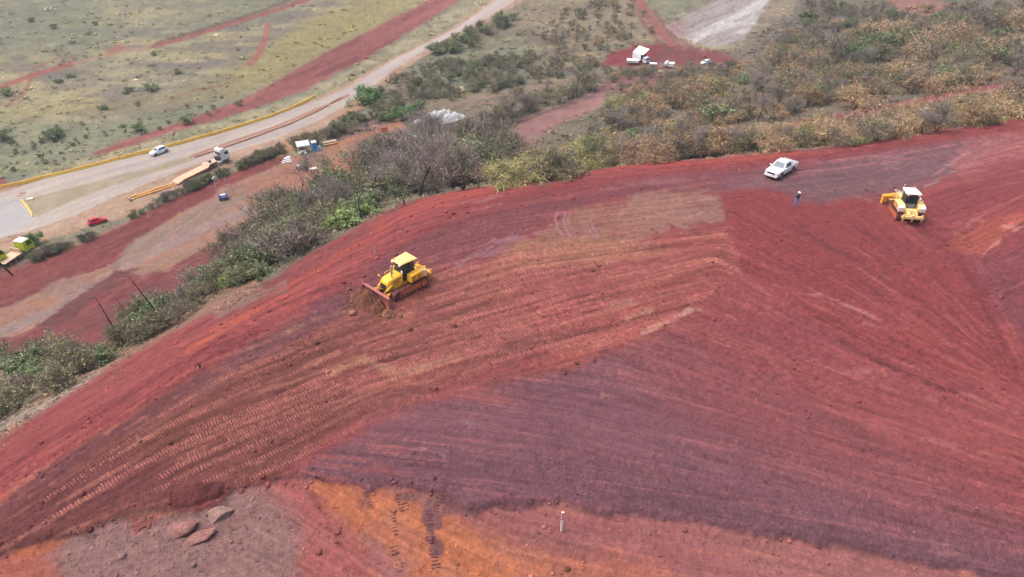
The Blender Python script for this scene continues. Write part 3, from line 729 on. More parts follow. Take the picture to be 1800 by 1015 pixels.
def leaves(S, P, size, C, g, flat=.4):
    n = len(P)
    nrm = g.standard_normal((n, 3)); nrm[:, 2] = np.abs(nrm[:, 2]) + flat; nrm /= np.linalg.norm(nrm, axis=1, keepdims=True)
    u = np.cross(nrm, g.standard_normal((n, 3))); u /= np.linalg.norm(u, axis=1, keepdims=True) + 1e-9
    w = np.cross(nrm, u)
    sz = np.reshape(size, (-1, 1))
    V = np.stack([P - u * sz, P + w * sz * .55, P + u * sz, P - w * sz * .55], 1).reshape(-1, 3)
    b = np.arange(n)[:, None] * 4
    S.add(V, np.concatenate([b + [0, 1, 2], b + [0, 2, 3]], 1).reshape(-1, 3), np.repeat(C, 4, 0))
PLK = 2.2
def pick(cols, n, g, j=.16):
    cols = alb(np.array(cols, float) * 1.0, PLK)
    c = cols[g.integers(0, len(cols), n)]
    return c * np.exp(g.standard_normal((n, 1)) * j)

WHOLE = {}
DEFER = []
def make_plant(name, seed, H=3.0, spread=.55, stems=6, twigs=700, tw=(.25, .6), tww=.035, leafn=0, leafs=.10, lc=((90, 110, 70),), tc=((120, 108, 98),), sc_=(84, 74, 68),
               levels=3, trunk_r=.05, single=False, droop=0.0, crown_lo=.25, split=.6, lump=0):
    g = np.random.default_rng(seed)
    St, Cr = Soup(), Soup()
    tips = []
    scol = alb(sc_, 1.25 if single else 1.9)
    def grow(p, d, L, r, lev):
        p = np.array(p)
        n = 3
        for k in range(n):
            d = d + g.standard_normal(3) * .16 + np.array([0, 0, .06 - droop * .1]); d /= np.linalg.norm(d)
            q = p + d * L / n
            tube(St, p, q, r * (1 - .22 * k), r * (1 - .22 * (k + 1)), scol * (0.85 + .3 * g.random()), 4 if lev == 0 else 3)
            if lev >= 1 or not single: tips.append(q)
            p = q
        if lev < levels:
            for _ in range(g.integers(2, 4)):
                a = g.standard_normal(3) * split; nd = d + a; nd[2] = nd[2] * .7 + .12; nd /= np.linalg.norm(nd)
                grow(p, nd, L * (.55 + .25 * g.random()), r * .45, lev + 1)
        else:
            tips.append(p)
    if single:
        d = np.array([g.normal() * .08, g.normal() * .08, 1.0])
        grow([0, 0, -.2], d, H * .45, trunk_r, 0)
    else:
        for s_ in range(stems):
            a = g.random() * 6.283
            d = np.array([math.cos(a) * spread, math.sin(a) * spread, .9 + .5 * g.random()]); d /= np.linalg.norm(d)
            grow([g.normal() * .08 * H * .3, g.normal() * .08 * H * .3, -.1], d, H * .42, trunk_r * (.6 + .5 * g.random()), 1)
    T = np.array(tips)
    T = T[T[:, 2] > H * crown_lo * .5] if (T[:, 2] > H * crown_lo * .5).sum() > 5 else T
    # keep inside the wanted height
    kz = H / max(T[:, 2].max(), .1)
    if lump:
        ctr = T[g.integers(0, len(T), lump)]
    if twigs:
        P = T[g.integers(0, len(T), twigs)] + g.standard_normal((twigs, 3)) * H * .05
        D = (P - np.array([0, 0, H * .25])) * .5 / H + g.standard_normal((twigs, 3)) * .45 + np.array([0, 0, .35 - droop])
        slivers(Cr, P, D, g.uniform(tw[0], tw[1], twigs), tww * g.uniform(.6, 1.3, twigs), pick(tc, twigs, g), g)
    if leafn:
        base = T[g.integers(0, len(T), leafn)] if not lump else ctr[g.integers(0, lump, leafn)]
        P = base + g.standard_normal((leafn, 3)) * H * (.07 if not lump else .085)
        P[:, 2] = np.maximum(P[:, 2], .05)
        leaves(Cr, P, leafs * g.uniform(.6, 1.3, leafn), pick(lc, leafn, g, .22), g)
    Al = Soup(); Al.v = St.v + Cr.v; Al.c = St.c + Cr.c; Al.f3 = St.f3 + [f + St.n for f in Cr.f3]; Al.n = St.n + Cr.n
    WHOLE.setdefault(name, []).append((Al.mesh(name + '_whole', M_plant), H))
    a = St.mesh(name + '_stems', M_plant)
    b = Cr.mesh(name + '_crown', M_plant)
    return a, b, H * 1.0
GRN = ((98, 110, 76), (112, 124, 86), (84, 98, 70), (124, 134, 94))
LGT = ((120, 140, 84), (108, 128, 76), (134, 150, 94))
GRY = ((128, 116, 108), (112, 102, 96), (146, 134, 124), (100, 92, 86))
OLV = ((118, 118, 80), (104, 104, 74), (138, 132, 90))
BRN = ((136, 116, 98), (124, 104, 92), (150, 130, 106), (112, 98, 84))
VIN = ((156, 154, 100), (170, 166, 106), (138, 138, 94), (154, 138, 104), (130, 118, 98))
RUS = ((168, 146, 112), (158, 130, 102), (184, 162, 120), (140, 120, 98), (166, 124, 98))
PROTO = {
 'bare_shrub': [make_plant('bare_shrub', 100 + i, 3.0, .5, 7, 900, (.3, .8), .04, 120, .09, OLV, GRY) for i in range(5)],
 'leafy_bush': [make_plant('leafy_bush', 200 + i, 2.2, .7, 7, 250, (.2, .5), .035, 1100, .11, GRN, GRY, crown_lo=.1) for i in range(4)],
 'bright_bush': [make_plant('bright_bush', 260 + i, 2.0, .7, 7, 120, (.2, .5), .03, 900, .12, LGT, OLV, crown_lo=.1) for i in range(2)],
 'mixed_shrub': [make_plant('mixed_shrub', 300 + i, 2.8, .6, 7, 700, (.3, .7), .04, 480, .10, GRN + OLV, GRY + BRN, crown_lo=.12) for i in range(5)],
 'vine_shrub': [make_plant('vine_shrub', 400 + i, 3.0, .8, 9, 1500, (.4, 1.1), .05, 350, .10, VIN + OLV, VIN, droop=.85, crown_lo=.1, sc_=(110, 104, 70)) for i in range(4)],
 'rusty_shrub': [make_plant('rusty_shrub', 500 + i, 3.0, .7, 9, 1400, (.35, 1.0), .045, 220, .10, OLV + RUS, RUS + BRN, droop=.7, crown_lo=.1, sc_=(104, 84, 66)) for i in range(5)],
 'bare_tree': [make_plant('bare_tree', 600 + i, 7.0, .5, 1, 2200, (.4, .9), .045, 0, .1, OLV, ((146, 132, 126), (126, 114, 110), (158, 146, 140)), (74, 66, 62), 4, .22, True, crown_lo=.4, split=.55) for i in range(3)],
 'slender_tree': [make_plant('slender_tree', 650 + i, 6.0, .5, 1, 400, (.3, .7), .04, 420, .12, GRN + OLV, GRY, (70, 62, 56), 3, .16, True, crown_lo=.5, split=.45) for i in range(3)],
 'thorn_tree': [make_plant('thorn_tree', 680 + i, 5.0, .5, 1, 260, (.3, .8), .04, 60, .1, GRN, ((90, 80, 76),), (66, 58, 54), 3, .12, True, crown_lo=.4, split=.75) for i in range(2)],
 'green_tree': [make_plant('green_tree', 700 + i, 4.4, .9, 9, 150, (.3, .6), .04, 4200, .15, ((66, 96, 56), (86, 116, 66), (104, 132, 76), (54, 80, 50)), GRY, levels=3, crown_lo=.1, trunk_r=.09, lump=38) for i in range(2)],
}
def stick(name, seed, H, r, n_st=5, c=(58, 50, 48)):
    g = np.random.default_rng(seed); S = Soup(); T = Soup()
    p = np.array([0, 0, -.2]); d = np.array([g.normal() * .05, g.normal() * .05, 1.0])
    for k in range(6):
        d = d + g.standard_normal(3) * .05; d /= np.linalg.norm(d)
        q = p + d * H / 6; tube(S, p, q, r * (1 - k / 7.5), r * (1 - (k + 1) / 7.5), alb(c) * (.8 + .4 * g.random()), 5)
        if k > 1:
            for _ in range(2):
                e = g.standard_normal(3); e[2] = abs(e[2]) * .8 + .2; e /= np.linalg.norm(e)
                m_ = q + e * H * .07 * g.random(); tube(T, q, m_, r * .3, r * .18, alb(c), 3)
                tube(T, m_, m_ + (e + g.standard_normal(3) * .4) * H * .05, r * .18, r * .05, alb(c), 3)
        p = q
    S.v += T.v; S.c += T.c; S.f3 += [f + S.n for f in T.f3]; S.n += T.n
    return S.mesh(name + '_stem', M_plant), None, H
PROTO['burned_trunk'] = [stick('burned_trunk', 800 + i, 7.0, .12) for i in range(3)]
PROTO['pale_trunk'] = [stick('pale_trunk', 850 + i, 5.0, .13, c=(170, 156, 146)) for i in range(2)]
PARTN = {'burned_trunk': ('trunk', 'twigs'), 'pale_trunk': ('trunk', 'twigs'), 'bare_tree': ('trunk', 'crown'), 'slender_tree': ('trunk', 'crown'), 'thorn_tree': ('trunk', 'crown'), 'green_tree': ('trunk', 'crown')}
NAMES = {'bare_shrub': 'bare_shrub', 'leafy_bush': 'leafy_bush', 'bright_bush': 'leafy_bush', 'mixed_shrub': 'mixed_shrub', 'vine_shrub': 'vine_shrub', 'rusty_shrub': 'dry_shrub',
         'bare_tree': 'bare_tree', 'slender_tree': 'slender_tree', 'thorn_tree': 'thorn_tree', 'green_tree': 'green_tree', 'burned_trunk': 'burned_tree', 'pale_trunk': 'dead_tree'}
KCOUNT = {}
def put_plant(kind, px, py, hpx, label, cat, group=None, lean=(0, 0), wide=1.0, pos=None):
    if pos is None:
        pos = at(px, py)
    s_ = F / (pos.y * CP - (pos.z - CZ) * SP)
    dep = math.atan2(CZ - pos.z, math.hypot(pos.x, pos.y))
    hm = hpx / (s_ * math.cos(dep))
    st_, cr_, H = R.choice(PROTO[kind])
    k = hm / H
    e = bpy.data.objects.new(NAMES[kind], None)
    e.location = pos; e.rotation_euler = (lean[0], lean[1], R.random() * 6.283 if lean == (0, 0) else 0)
    e.scale = (k * wide * R.uniform(.9, 1.1), k * wide * R.uniform(.9, 1.1), k)
    e.empty_display_size = .2
    link(e); tagged(e, label, cat, group)
    n1_, n2_ = PARTN.get(kind, ('stems', 'foliage'))
    link(bpy.data.objects.new(n1_, st_), e)
    if cr_: link(bpy.data.objects.new(n2_, cr_), e)
    KCOUNT[kind] = KCOUNT.get(kind, 0) + 1
    return e
def inpoly(pts, n, seed):
    g = np.random.default_rng(seed)
    P_ = np.array(pts, float); out = np.zeros((0, 2))
    while len(out) < n:
        q = g.uniform(P_.min(0), P_.max(0), (n * 3, 2))
        sd = polysd(q[:, 0], q[:, 1], pts)
        out = np.concatenate([out, q[sd < 0]])
    return out[:n]
def put_many(kind_w, pts, n, hr, seed, label_of, cat, group, wide=(1.0, 1.3)):
    P_ = inpoly(pts, n, seed)
    X, Y_ = hit(P_[:, 0], P_[:, 1]); Zz = height(X, Y_)
    g = random.Random(seed)
    kinds = [k for k, w in kind_w]; ws = [w for k, w in kind_w]
    for i in range(n):
        k = g.choices(kinds, ws)[0]
        hh_ = g.uniform(*hr); f_ = (hh_ - hr[0]) / (hr[1] - hr[0])
        lm = min(LANDMARKS, key=lambda q: math.hypot(q[0] - P_[i, 0], (q[1] - P_[i, 1]) * 1.5))[2]
        DEFER.append((NAMES[k], hh_, k, (0, 0, hh_, ('low ' if f_ < .33 else 'tall ' if f_ > .67 else '') + label_of[k] + ', ' + lm, cat, group + ', ' + NAMES[k].replace('_', ' ') + 's' + (' in bright leaf' if k == 'bright_bush' else ''), ), g.uniform(*wide), Vector((X[i], Y_[i], Zz[i] - .03))))
LANDMARKS = [(393, 350, 'by the lighting tower'), (535, 268, 'by the white canopy'), (580, 250, 'by the timber bench'), (640, 165, 'by the round green tree'), (775, 200, 'by the white spoil heap'), (911, 205, 'by the round sign'),
 (738, 345, 'by the forked grey tree'), (870, 322, 'by the pale straight trunk'), (1024, 300, 'by the two dark trunks'), (526, 390, 'by the black tree'), (640, 400, 'above the first bulldozer'), (430, 480, 'at the wide bank'),
 (402, 434, 'by the short burnt trunk'), (172, 391, 'by the red car'), (45, 440, 'by the lime trucks'), (385, 290, 'by the white tractor truck'), (290, 330, 'by the yellow beams'), (480, 290, 'by the pile of boards'), (230, 580, 'by the burnt trunks'),
 (340, 530, 'past the burnt trunks'), (40, 680, 'at the bank end'), (160, 650, 'at the gap in the scrub'), (1120, 110, 'by the white box truck'), (1180, 118, 'by the white mixer'), (1240, 112, 'by the pale van'), (1130, 190, 'by the pale shrub'),
 (1198, 270, 'by the pale hedge trunk'), (1118, 290, 'by the dead hedge trunk'), (1369, 270, 'behind the white pickup'), (1280, 275, 'left of the white pickup'), (1450, 245, 'right of the pickup'), (1600, 225, 'above the pale bulldozer'), (1720, 200, 'at the hedge end'),
 (1498, 190, 'by the side road trunk'), (1404, 208, 'by the curved pale trunk'), (1300, 160, 'deep in the woods'), (1350, 110, 'below the white scar'), (1512, 112, 'by the round olive tree'), (1633, 140, 'by the leaning pale trunk'), (1668, 100, 'by the bright treetop'), (1760, 120, 'at the woods end'),
 (700, 260, 'by the orange flag'), (820, 80, 'by the highway bend'), (900, 20, 'by the highway top'), (960, 120, 'below the tan slope'), (1200, 200, 'behind the hedge')]
def lab(where):
    return {'bare_shrub': 'leafless grey shrub ' + where, 'leafy_bush': 'dark green leafy bush ' + where, 'bright_bush': 'bright green leafy bush ' + where, 'mixed_shrub': 'half bare greenish shrub ' + where,
            'vine_shrub': 'yellow green vine shrub ' + where, 'rusty_shrub': 'rusty brown shrub ' + where, 'bare_tree': 'bare grey twiggy tree ' + where, 'slender_tree': 'slender tree with green top ' + where,
            'thorn_tree': 'dark crooked bare tree ' + where, 'pale_trunk': 'pale dead tree ' + where, 'burned_trunk': 'blackened dead tree ' + where}
# slope between the fill and the access road
put_many([('mixed_shrub', 5), ('bare_shrub', 5), ('leafy_bush', 1.6), ('slender_tree', 1.4), ('thorn_tree', .8), ('pale_trunk', .4)], [(385, 465), (430, 425), (480, 385), (560, 350), (640, 322), (740, 330), (640, 375), (560, 425), (470, 480), (390, 490)], 100, (30, 54), 1,
         lab('on the embankment bank'), 'shrub', 'scrub on the bank below the fill')
put_many([('leafy_bush', 5), ('mixed_shrub', 4), ('bright_bush', 1.4)], [(372, 490), (440, 455), (540, 400), (640, 350), (735, 330), (700, 355), (640, 386), (560, 432), (470, 485), (400, 505)], 75, (18, 34), 2,
         lab('by the embankment foot'), 'shrub', 'low green bushes at the edge of the embankment')
put_many([('bare_shrub', 6), ('mixed_shrub', 3), ('bare_tree', 1.6), ('slender_tree', 1.6), ('leafy_bush', .8), ('pale_trunk', .8), ('burned_trunk', .8)], [(630, 330), (680, 300), (760, 275), (860, 262), (900, 275), (880, 322), (800, 338), (740, 345), (690, 350)], 95, (36, 70), 3,
         lab('in the crest thicket'), 'shrub', 'thicket behind the crest')
put_many([('vine_shrub', 5), ('mixed_shrub', 3), ('slender_tree', .7), ('bare_shrub', 2), ('rusty_shrub', 1)], [(870, 322), (930, 290), (1000, 280), (1080, 270), (1090, 294), (1000, 310), (920, 324), (870, 332)], 46, (28, 48), 4,
         lab('in the crest vines'), 'shrub', 'vine covered shrubs behind the crest')
put_many([('rusty_shrub', 6), ('vine_shrub', .7), ('mixed_shrub', 1.2), ('bare_shrub', 2), ('bare_tree', .5), ('pale_trunk', .5)], [(1080, 296), (1080, 280), (1200, 268), (1350, 258), (1500, 238), (1650, 212), (1800, 178), (1860, 170), (1860, 190), (1800, 210), (1650, 232), (1500, 254), (1350, 270), (1200, 283)], 175, (28, 48), 5,
         lab('in the far hedge'), 'shrub', 'dry hedge along the far edge')
put_many([('leafy_bush', 3), ('bright_bush', 1)], [(1500, 250), (1560, 240), (1660, 222), (1665, 228), (1560, 250), (1500, 258)], 9, (10, 18), 6,
         lab('at the hedge foot'), 'bush', 'green plants at the hedge foot')
# woods behind
put_many([('bare_shrub', 4), ('mixed_shrub', 4), ('rusty_shrub', 2.4), ('leafy_bush', 1.0), ('slender_tree', .5), ('vine_shrub', .5), ('pale_trunk', .7), ('burned_trunk', 1.2), ('bare_tree', .5)], [(1045, 250), (1075, 190), (1200, 172), (1290, 150), (1330, 115), (1400, 100), (1500, 78), (1560, 120), (1500, 185), (1400, 205), (1300, 222), (1200, 262), (1080, 285)], 140, (22, 40), 7,
         lab('in the woods'), 'shrub', 'woods behind the hedge')
put_many([('bare_shrub', 3), ('mixed_shrub', 4), ('rusty_shrub', 5), ('leafy_bush', .8), ('slender_tree', .4)], [(1500, 80), (1650, 60), (1860, 40), (1860, 132), (1700, 152), (1560, 180), (1480, 195), (1540, 120)], 95, (26, 46), 8,
         lab('in the upper woods'), 'shrub', 'woods above the side road')
put_many([('bare_shrub', 6), ('mixed_shrub', 3), ('leafy_bush', .7), ('bare_tree', 1.2), ('burned_trunk', 1.4)], [(620, 300), (650, 280), (710, 262), (760, 246), (850, 238), (880, 205), (900, 185), (1030, 155), (1050, 160), (930, 198), (870, 245), (800, 270), (700, 300), (630, 310)], 110, (16, 34), 9,
         lab('in the road thicket'), 'shrub', 'grey thicket by the haul road')
put_many([('mixed_shrub', 4), ('leafy_bush', 2), ('bare_shrub', 3)], [(60, 455), (150, 424), (230, 386), (330, 332), (430, 292), (490, 262), (500, 270), (420, 298), (300, 350), (215, 394), (110, 440), (60, 462)], 150, (8, 17), 10,
         lab('in the roadside strip'), 'shrub', 'roadside strip above the red cut')
put_many([('mixed_shrub', 4), ('leafy_bush', 2), ('bare_shrub', 3)], [(500, 265), (560, 240), (620, 210), (700, 190), (760, 190), (700, 206), (640, 232), (580, 250), (510, 270)], 36, (12, 24), 11,
         lab('beside the yard'), 'shrub', 'scrub near the shelter')
put_many([('mixed_shrub', 4), ('leafy_bush', 3), ('bright_bush', 1.2), ('bare_shrub', 2)], [(-20, 640), (60, 625), (110, 625), (170, 635), (200, 632), (140, 668), (60, 715), (0, 745), (-40, 760)], 42, (20, 46), 12,
         lab('in the far scrub patch'), 'shrub', 'scrub patch at the end of the embankment')
put_many([('mixed_shrub', 4), ('leafy_bush', 2), ('bare_shrub', 4)], [(180, 610), (230, 565), (330, 510), (378, 495), (385, 520), (300, 575), (215, 625)], 48, (18, 40), 13,
         lab('in the burnt scrub'), 'shrub', 'scrub around the blackened trunks')
put_many([('leafy_bush', 5), ('mixed_shrub', 3)], [(755, 92), (800, 70), (850, 48), (905, 15), (915, 25), (870, 60), (820, 90), (780, 100)], 26, (12, 22), 14,
         lab('on the highway verge'), 'bush', 'bushes on the verge of the highway')
put_many([('mixed_shrub', 5), ('bare_shrub', 4), ('leafy_bush', 2)], [(640, 185), (700, 140), (800, 105), (900, 100), (1050, 108), (1050, 125), (900, 155), (740, 188), (680, 195)], 260, (8, 17), 15,
         lab('on the highway slope'), 'shrub', 'scrub on the slope by the highway')
put_many([('mixed_shrub', 4), ('bare_shrub', 5), ('leafy_bush', 1), ('rusty_shrub', 2)], [(1345, 100), (1380, 60), (1420, 10), (1560, 20), (1700, 15), (1800, 10), (1850, 40), (1650, 58), (1500, 78), (1400, 100)], 200, (10, 20), 16,
         lab('on the far hillside'), 'shrub', 'scrub on the far hillside')
put_many([('mixed_shrub', 3), ('bare_shrub', 5), ('rusty_shrub', 2)], [(1060, 128), (1180, 126), (1290, 118), (1330, 112), (1280, 150), (1180, 165), (1090, 165)], 90, (9, 17), 17,
         lab('under the red clearing'), 'shrub', 'scrub under the red clearing')
put_many([('mixed_shrub', 3), ('bare_shrub', 4), ('rusty_shrub', 1)], [(950, 60), (1000, 10), (1110, 0), (1150, 60), (1060, 95), (960, 100)], 90, (7, 13), 18,
         lab('on the tan hillside'), 'shrub', 'scrub on the tan hillside')
put_many([('mixed_shrub', 4), ('leafy_bush', 3)], [(0, 235), (150, 212), (330, 190), (470, 150), (500, 150), (400, 196), (250, 240), (160, 262), (100, 296), (0, 318)], 60, (4, 8), 19,
         lab('in the green belt of the grassland'), 'bush', 'bushes in the green belt')
# trees that can be told apart
for kind, x, y, h, lb, wd in [
    ('bare_tree', 768, 340, 74, 'grey bare tree just right of the forked one', .8), ('slender_tree', 815, 334, 66, 'thin straight tree in the crest thicket', .7), ('pale_trunk', 842, 330, 58, 'thin pale stem in the crest thicket', 1.0), ('burned_trunk', 662, 368, 60, 'thin dark stem on the bank behind the first bulldozer', 1.0), ('slender_tree', 712, 362, 60, 'narrow tree left of the forked one', .8),
    ('pale_trunk', 905, 322, 44, 'short pale stem in the yellow green vines', 1.0), ('burned_trunk', 975, 312, 52, 'dark thin stem in the yellow green vines', 1.0),
    ('bare_tree', 600, 395, 66, 'grey bare tree on the bank right of the black branching tree', 1.0), ('bare_tree', 790, 330, 70, 'bare tree right of the forked one', 1.1), ('bare_tree', 560, 330, 50, 'purplish bare tree at the edge of the yard', 1.2), ('thorn_tree', 455, 432, 60, 'thin bare tree leaning over the bench of the access road', 1.1),
    ('bare_tree', 738, 345, 96, 'large bare grey tree with forked dark trunk at the crest', 1.1), ('slender_tree', 866, 322, 70, 'thin dark trunked tree beside the pale trunk', .8), ('pale_trunk', 872, 322, 64, 'pale straight trunk with tangled vines behind the crest', 1.2),
    ('slender_tree', 1024, 300, 66, 'dark trunked tree rising from the yellow green vines', 1.0), ('slender_tree', 1046, 298, 60, 'second dark trunk right of the vine thicket', .9), ('thorn_tree', 526, 390, 90, 'black many branched bare tree in front of the orange yard', 1.2),
    ('slender_tree', 636, 388, 76, 'tall narrow tree on the bank under the shelter', .8), ('bare_tree', 690, 350, 66, 'bare tree left of the forked one', 1.1), ('slender_tree', 625, 345, 70, 'green topped tree below the yard', 1.2),
    ('green_tree', 640, 182, 32, 'round dark green tree beside the highway', 1.35), ('green_tree', 712, 210, 22, 'low yellow green tree near the white spoil heap', 1.3), ('green_tree', 62, 432, 24, 'round grey green tree behind the lime truck', 1.1),
    ('green_tree', 1512, 112, 34, 'round olive tree in the woods with a bright side', 1.3), ('bright_bush', 1668, 108, 36, 'bright green treetop in the upper woods', 1.0), ('green_tree', 1130, 190, 28, 'pale green spreading shrub above the haul road', .9),
    ('pale_trunk', 1633, 146, 56, 'pale leaning trunk in the upper woods', 1.0), ('burned_trunk', 1578, 146, 56, 'dark leaning trunk left of the pale leaning trunk', 1.0), ('pale_trunk', 1198, 270, 40, 'pale trunk standing in the hedge', 1.2),
    ('pale_trunk', 1498, 196, 34, 'pale trunk at the edge of the red side road', 1.0), ('pale_trunk', 1404, 212, 34, 'curved pale trunk near the red side road', 1.0), ('burned_trunk', 1118, 290, 40, 'grey dead trunk at the left end of the hedge', 1.2)]:
    put_plant(kind, x, y, h, lb, 'tree', None, wide=wd)
for x, y, tx, ty, lb in [(218, 603, 192, 520, 'leftmost of three blackened trunks leaning over the scrub'), (236, 566, 212, 520, 'shortest blackened trunk between the two longer ones'), (292, 568, 244, 480, 'longest blackened trunk leaning left'),
                         (272, 592, 238, 562, 'fallen thin blackened stem between the burnt trunks'), (402, 434, 384, 396, 'short blackened trunk beside the haul bench'), (22, 484, -14, 396, 'dark pole of a dead tree before the lime truck')]:
    h = math.hypot(x - tx, y - ty)
    e = put_plant('burned_trunk', x, y, max(abs(y - ty), 30) * 1.02, lb, 'tree', None, lean=(0, -math.atan2(x - tx, y - ty) * .9), wide=1.0)
for i, (x, y, h) in enumerate([(57, 38, 8), (96, 50, 9), (168, 44, 7), (103, 147, 9), (228, 162, 10), (220, 166, 7), (262, 158, 14), (126, 136, 9), (272, 97, 7), (310, 130, 9), (12, 168, 14), (245, 185, 8), (180, 193, 9), (330, 215, 16), (250, 228, 16), (8, 245, 20), (90, 245, 18), (100, 240, 16)]):
    wh_ = ['near the top left corner', 'second from the top left corner', 'below the upper field', 'above the earth track', 'largest of the pair mid field', 'smaller of the pair mid field', 'right of the pair mid field', 'just under the earth track', 'above the bend of the earth track', 'left of the red scrape', 'round, by the forked red paths',
           'alone under the pair', 'at the top of the green belt', 'by the lower red strip', 'right end of the green belt', 'lowest, above the barrier', 'in the green belt, paired', 'in the green belt, smaller of two'][i]
    put_plant('leafy_bush', x, y, h, 'dark green bush in the dry grassland, ' + wh_, 'bush', 'lone bushes in the grassland', wide=1.4)
FAR = {}
for nm in sorted(set(d[0] for d in DEFER)):
    L_ = sorted([d for d in DEFER if d[0] == nm], key=lambda d: -d[1])
    for q, d in enumerate(L_):
        if q < 285 - KCOUNT.get(nm, 0):
            put_plant(d[2], *d[3], wide=d[4], pos=d[5])
        else:
            FAR.setdefault(d[2], []).append(d)
FARPTS = []
print('plants', KCOUNT, {k: len(v) for k, v in FAR.items()})

# ---------------------------------------------------------------- scatters (too many to count)
def scatter(name, P, rotz, scl, protos, tint, label):
    me = bpy.data.meshes.new(name + '_points')
    me.vertices.add(len(P)); me.vertices.foreach_set('co', np.ascontiguousarray(P, np.float32).ravel())
    for nm, ty, arr in (('rz', 'FLOAT', rotz), ('sc', 'FLOAT', scl), ('pk', 'INT', rng.integers(0, len(protos), len(P)))):
        a_ = me.attributes.new(nm, ty, 'POINT'); a_.data.foreach_set('value', np.ascontiguousarray(arr, np.int32 if ty == 'INT' else np.float32))
    a_ = me.attributes.new('tint', 'FLOAT_COLOR', 'POINT')
    c4 = np.ones((len(P), 4), np.float32); c4[:, :3] = tint; a_.data.foreach_set('color', c4.ravel())
    coll = bpy.data.collections.new(name + '_pieces')
    for i, p in enumerate(protos):
        coll.objects.link(bpy.data.objects.new('%s_piece_%02d' % (name, i), p))
    ng = bpy.data.node_groups.new(name + '_scatter', 'GeometryNodeTree')
    ng.interface.new_socket('Geometry', in_out='INPUT', socket_type='NodeSocketGeometry')
    ng.interface.new_socket('Geometry', in_out='OUTPUT', socket_type='NodeSocketGeometry')
    N = ng.nodes.new
    gi, go = N('NodeGroupInput'), N('NodeGroupOutput')
    ip = N('GeometryNodeInstanceOnPoints'); ci = N('GeometryNodeCollectionInfo')
    ci.inputs['Collection'].default_value = coll; ci.inputs['Separate Children'].default_value = True; ci.inputs['Reset Children'].default_value = True
    ip.inputs['Pick Instance'].default_value = True
    def named(nm, ty):
        n = N('GeometryNodeInputNamedAttribute'); n.data_type = ty; n.inputs['Name'].default_value = nm
        return [o for o in n.outputs if o.enabled and o.name == 'Attribute'][0]
    cxyz = N('ShaderNodeCombineXYZ'); e2r = N('FunctionNodeEulerToRotation')
    ng.links.new(named('rz', 'FLOAT'), cxyz.inputs[2]); ng.links.new(cxyz.outputs[0], e2r.inputs[0])
    ng.links.new(gi.outputs[0], ip.inputs['Points']); ng.links.new(ci.outputs[0], ip.inputs['Instance'])
    ng.links.new(e2r.outputs[0], ip.inputs['Rotation']); ng.links.new(named('sc', 'FLOAT'), ip.inputs['Scale']); ng.links.new(named('pk', 'INT'), ip.inputs['Instance Index'])
    ng.links.new(ip.outputs[0], go.inputs[0])
    o = link(bpy.data.objects.new(name, me))
    md = o.modifiers.new('scatter', 'NODES'); md.node_group = ng
    tagged(o, label, None, None, 'stuff')
    return o
def tuft_mesh(seed, n, leafy):
    g = np.random.default_rng(seed); S = Soup()
    m_ = n * 2
    P = np.stack([g.normal(0, .34, m_), g.normal(0, .34, m_), g.uniform(.03, .42, m_)], 1)
    P[:, 2] *= np.exp(-(P[:, 0] ** 2 + P[:, 1] ** 2))
    leaves(S, P, g.uniform(.10, .24, m_), np.exp(g.standard_normal((m_, 1)) * .24) * np.array([[1.0, 1.0, .97]]), g, flat=1.1)
    a = g.random(n) * 6.283; r_ = g.random(n) ** .7 * .4
    P = np.stack([np.cos(a) * r_, np.sin(a) * r_, g.random(n) * .1], 1)
    D = np.stack([np.cos(a) * .8, np.sin(a) * .8, .5 + g.random(n) * .6], 1) + g.standard_normal((n, 3)) * .3
    slivers(S, P, D, g.uniform(.3, .6, n), g.uniform(.05, .10, n), np.exp(g.standard_normal((n, 1)) * .25) * np.array([[1.15, 1.1, 1.0]]), g)
    return S.mesh('tuft', M_inst)
for k_, L_ in FAR.items():
    Pf = np.array([d[5][:] for d in L_]); zc_f = Pf[:, 1] * CP - (Pf[:, 2] - CZ) * SP
    dep_ = np.arctan2(CZ - Pf[:, 2], np.hypot(Pf[:, 0], Pf[:, 1]))
    hm = np.array([d[1] for d in L_]) / (F / zc_f * np.cos(dep_))
    if k_ not in WHOLE: continue
    scatter('distant_' + NAMES[k_] + 's', Pf, rng.random(len(L_)) * 6.28, hm / WHOLE[k_][0][1] * 1.05, [w[0] for w in WHOLE[k_]], np.ones(3), 'small distant ' + NAMES[k_].replace('_', ' ') + 's thickening the scrub')
TUF = [tuft_mesh(900 + i, 16, i % 2) for i in range(6)]
# grassland and scrub cover
N0 = 110000
ri = rng.uniform(FR0, FR0 + NR - 2, N0); ci_ = rng.uniform(FA0, FA0 + NA - 1, N0)
Xs = np.interp(ci_, np.arange(nA), A) * np.maximum(np.interp(ri, np.arange(nR), Yr) + 20, 34); Ys = np.interp(ri, np.arange(nR), Yr)
vg = bil(VEG, ri, ci_); cs = bil(crest_sd, ri, ci_)
keep = (rng.random(N0) < vg * (.25 + 1.2 * sstep(.40, .68, bil(g4 * .6 + g2 * .4, ri, ci_)))) & (cs > 1.5) & (Ys < 335)
Xs, Ys, ri, ci_, vg = Xs[keep], Ys[keep], ri[keep], ci_[keep], vg[keep]
base = bil(COL, ri, ci_)
n_ = len(Xs)
sx, sy, szc = project(Xs, Ys, height(Xs, Ys))
sizes = rng.lognormal(-.30, .45, n_) * np.clip(szc / 230, .40, 1.0) * np.where(vg > .8, 1.15, .95)
greenish = rng.random(n_) < np.where(vg > .8, .35, .22)
tint = base * np.exp(rng.standard_normal((n_, 1)) * .27) * 1.85
tint = np.where(greenish[:, None], tint * np.array([.80, .95, .76]), tint * np.array([1.03, 1.0, .97]))
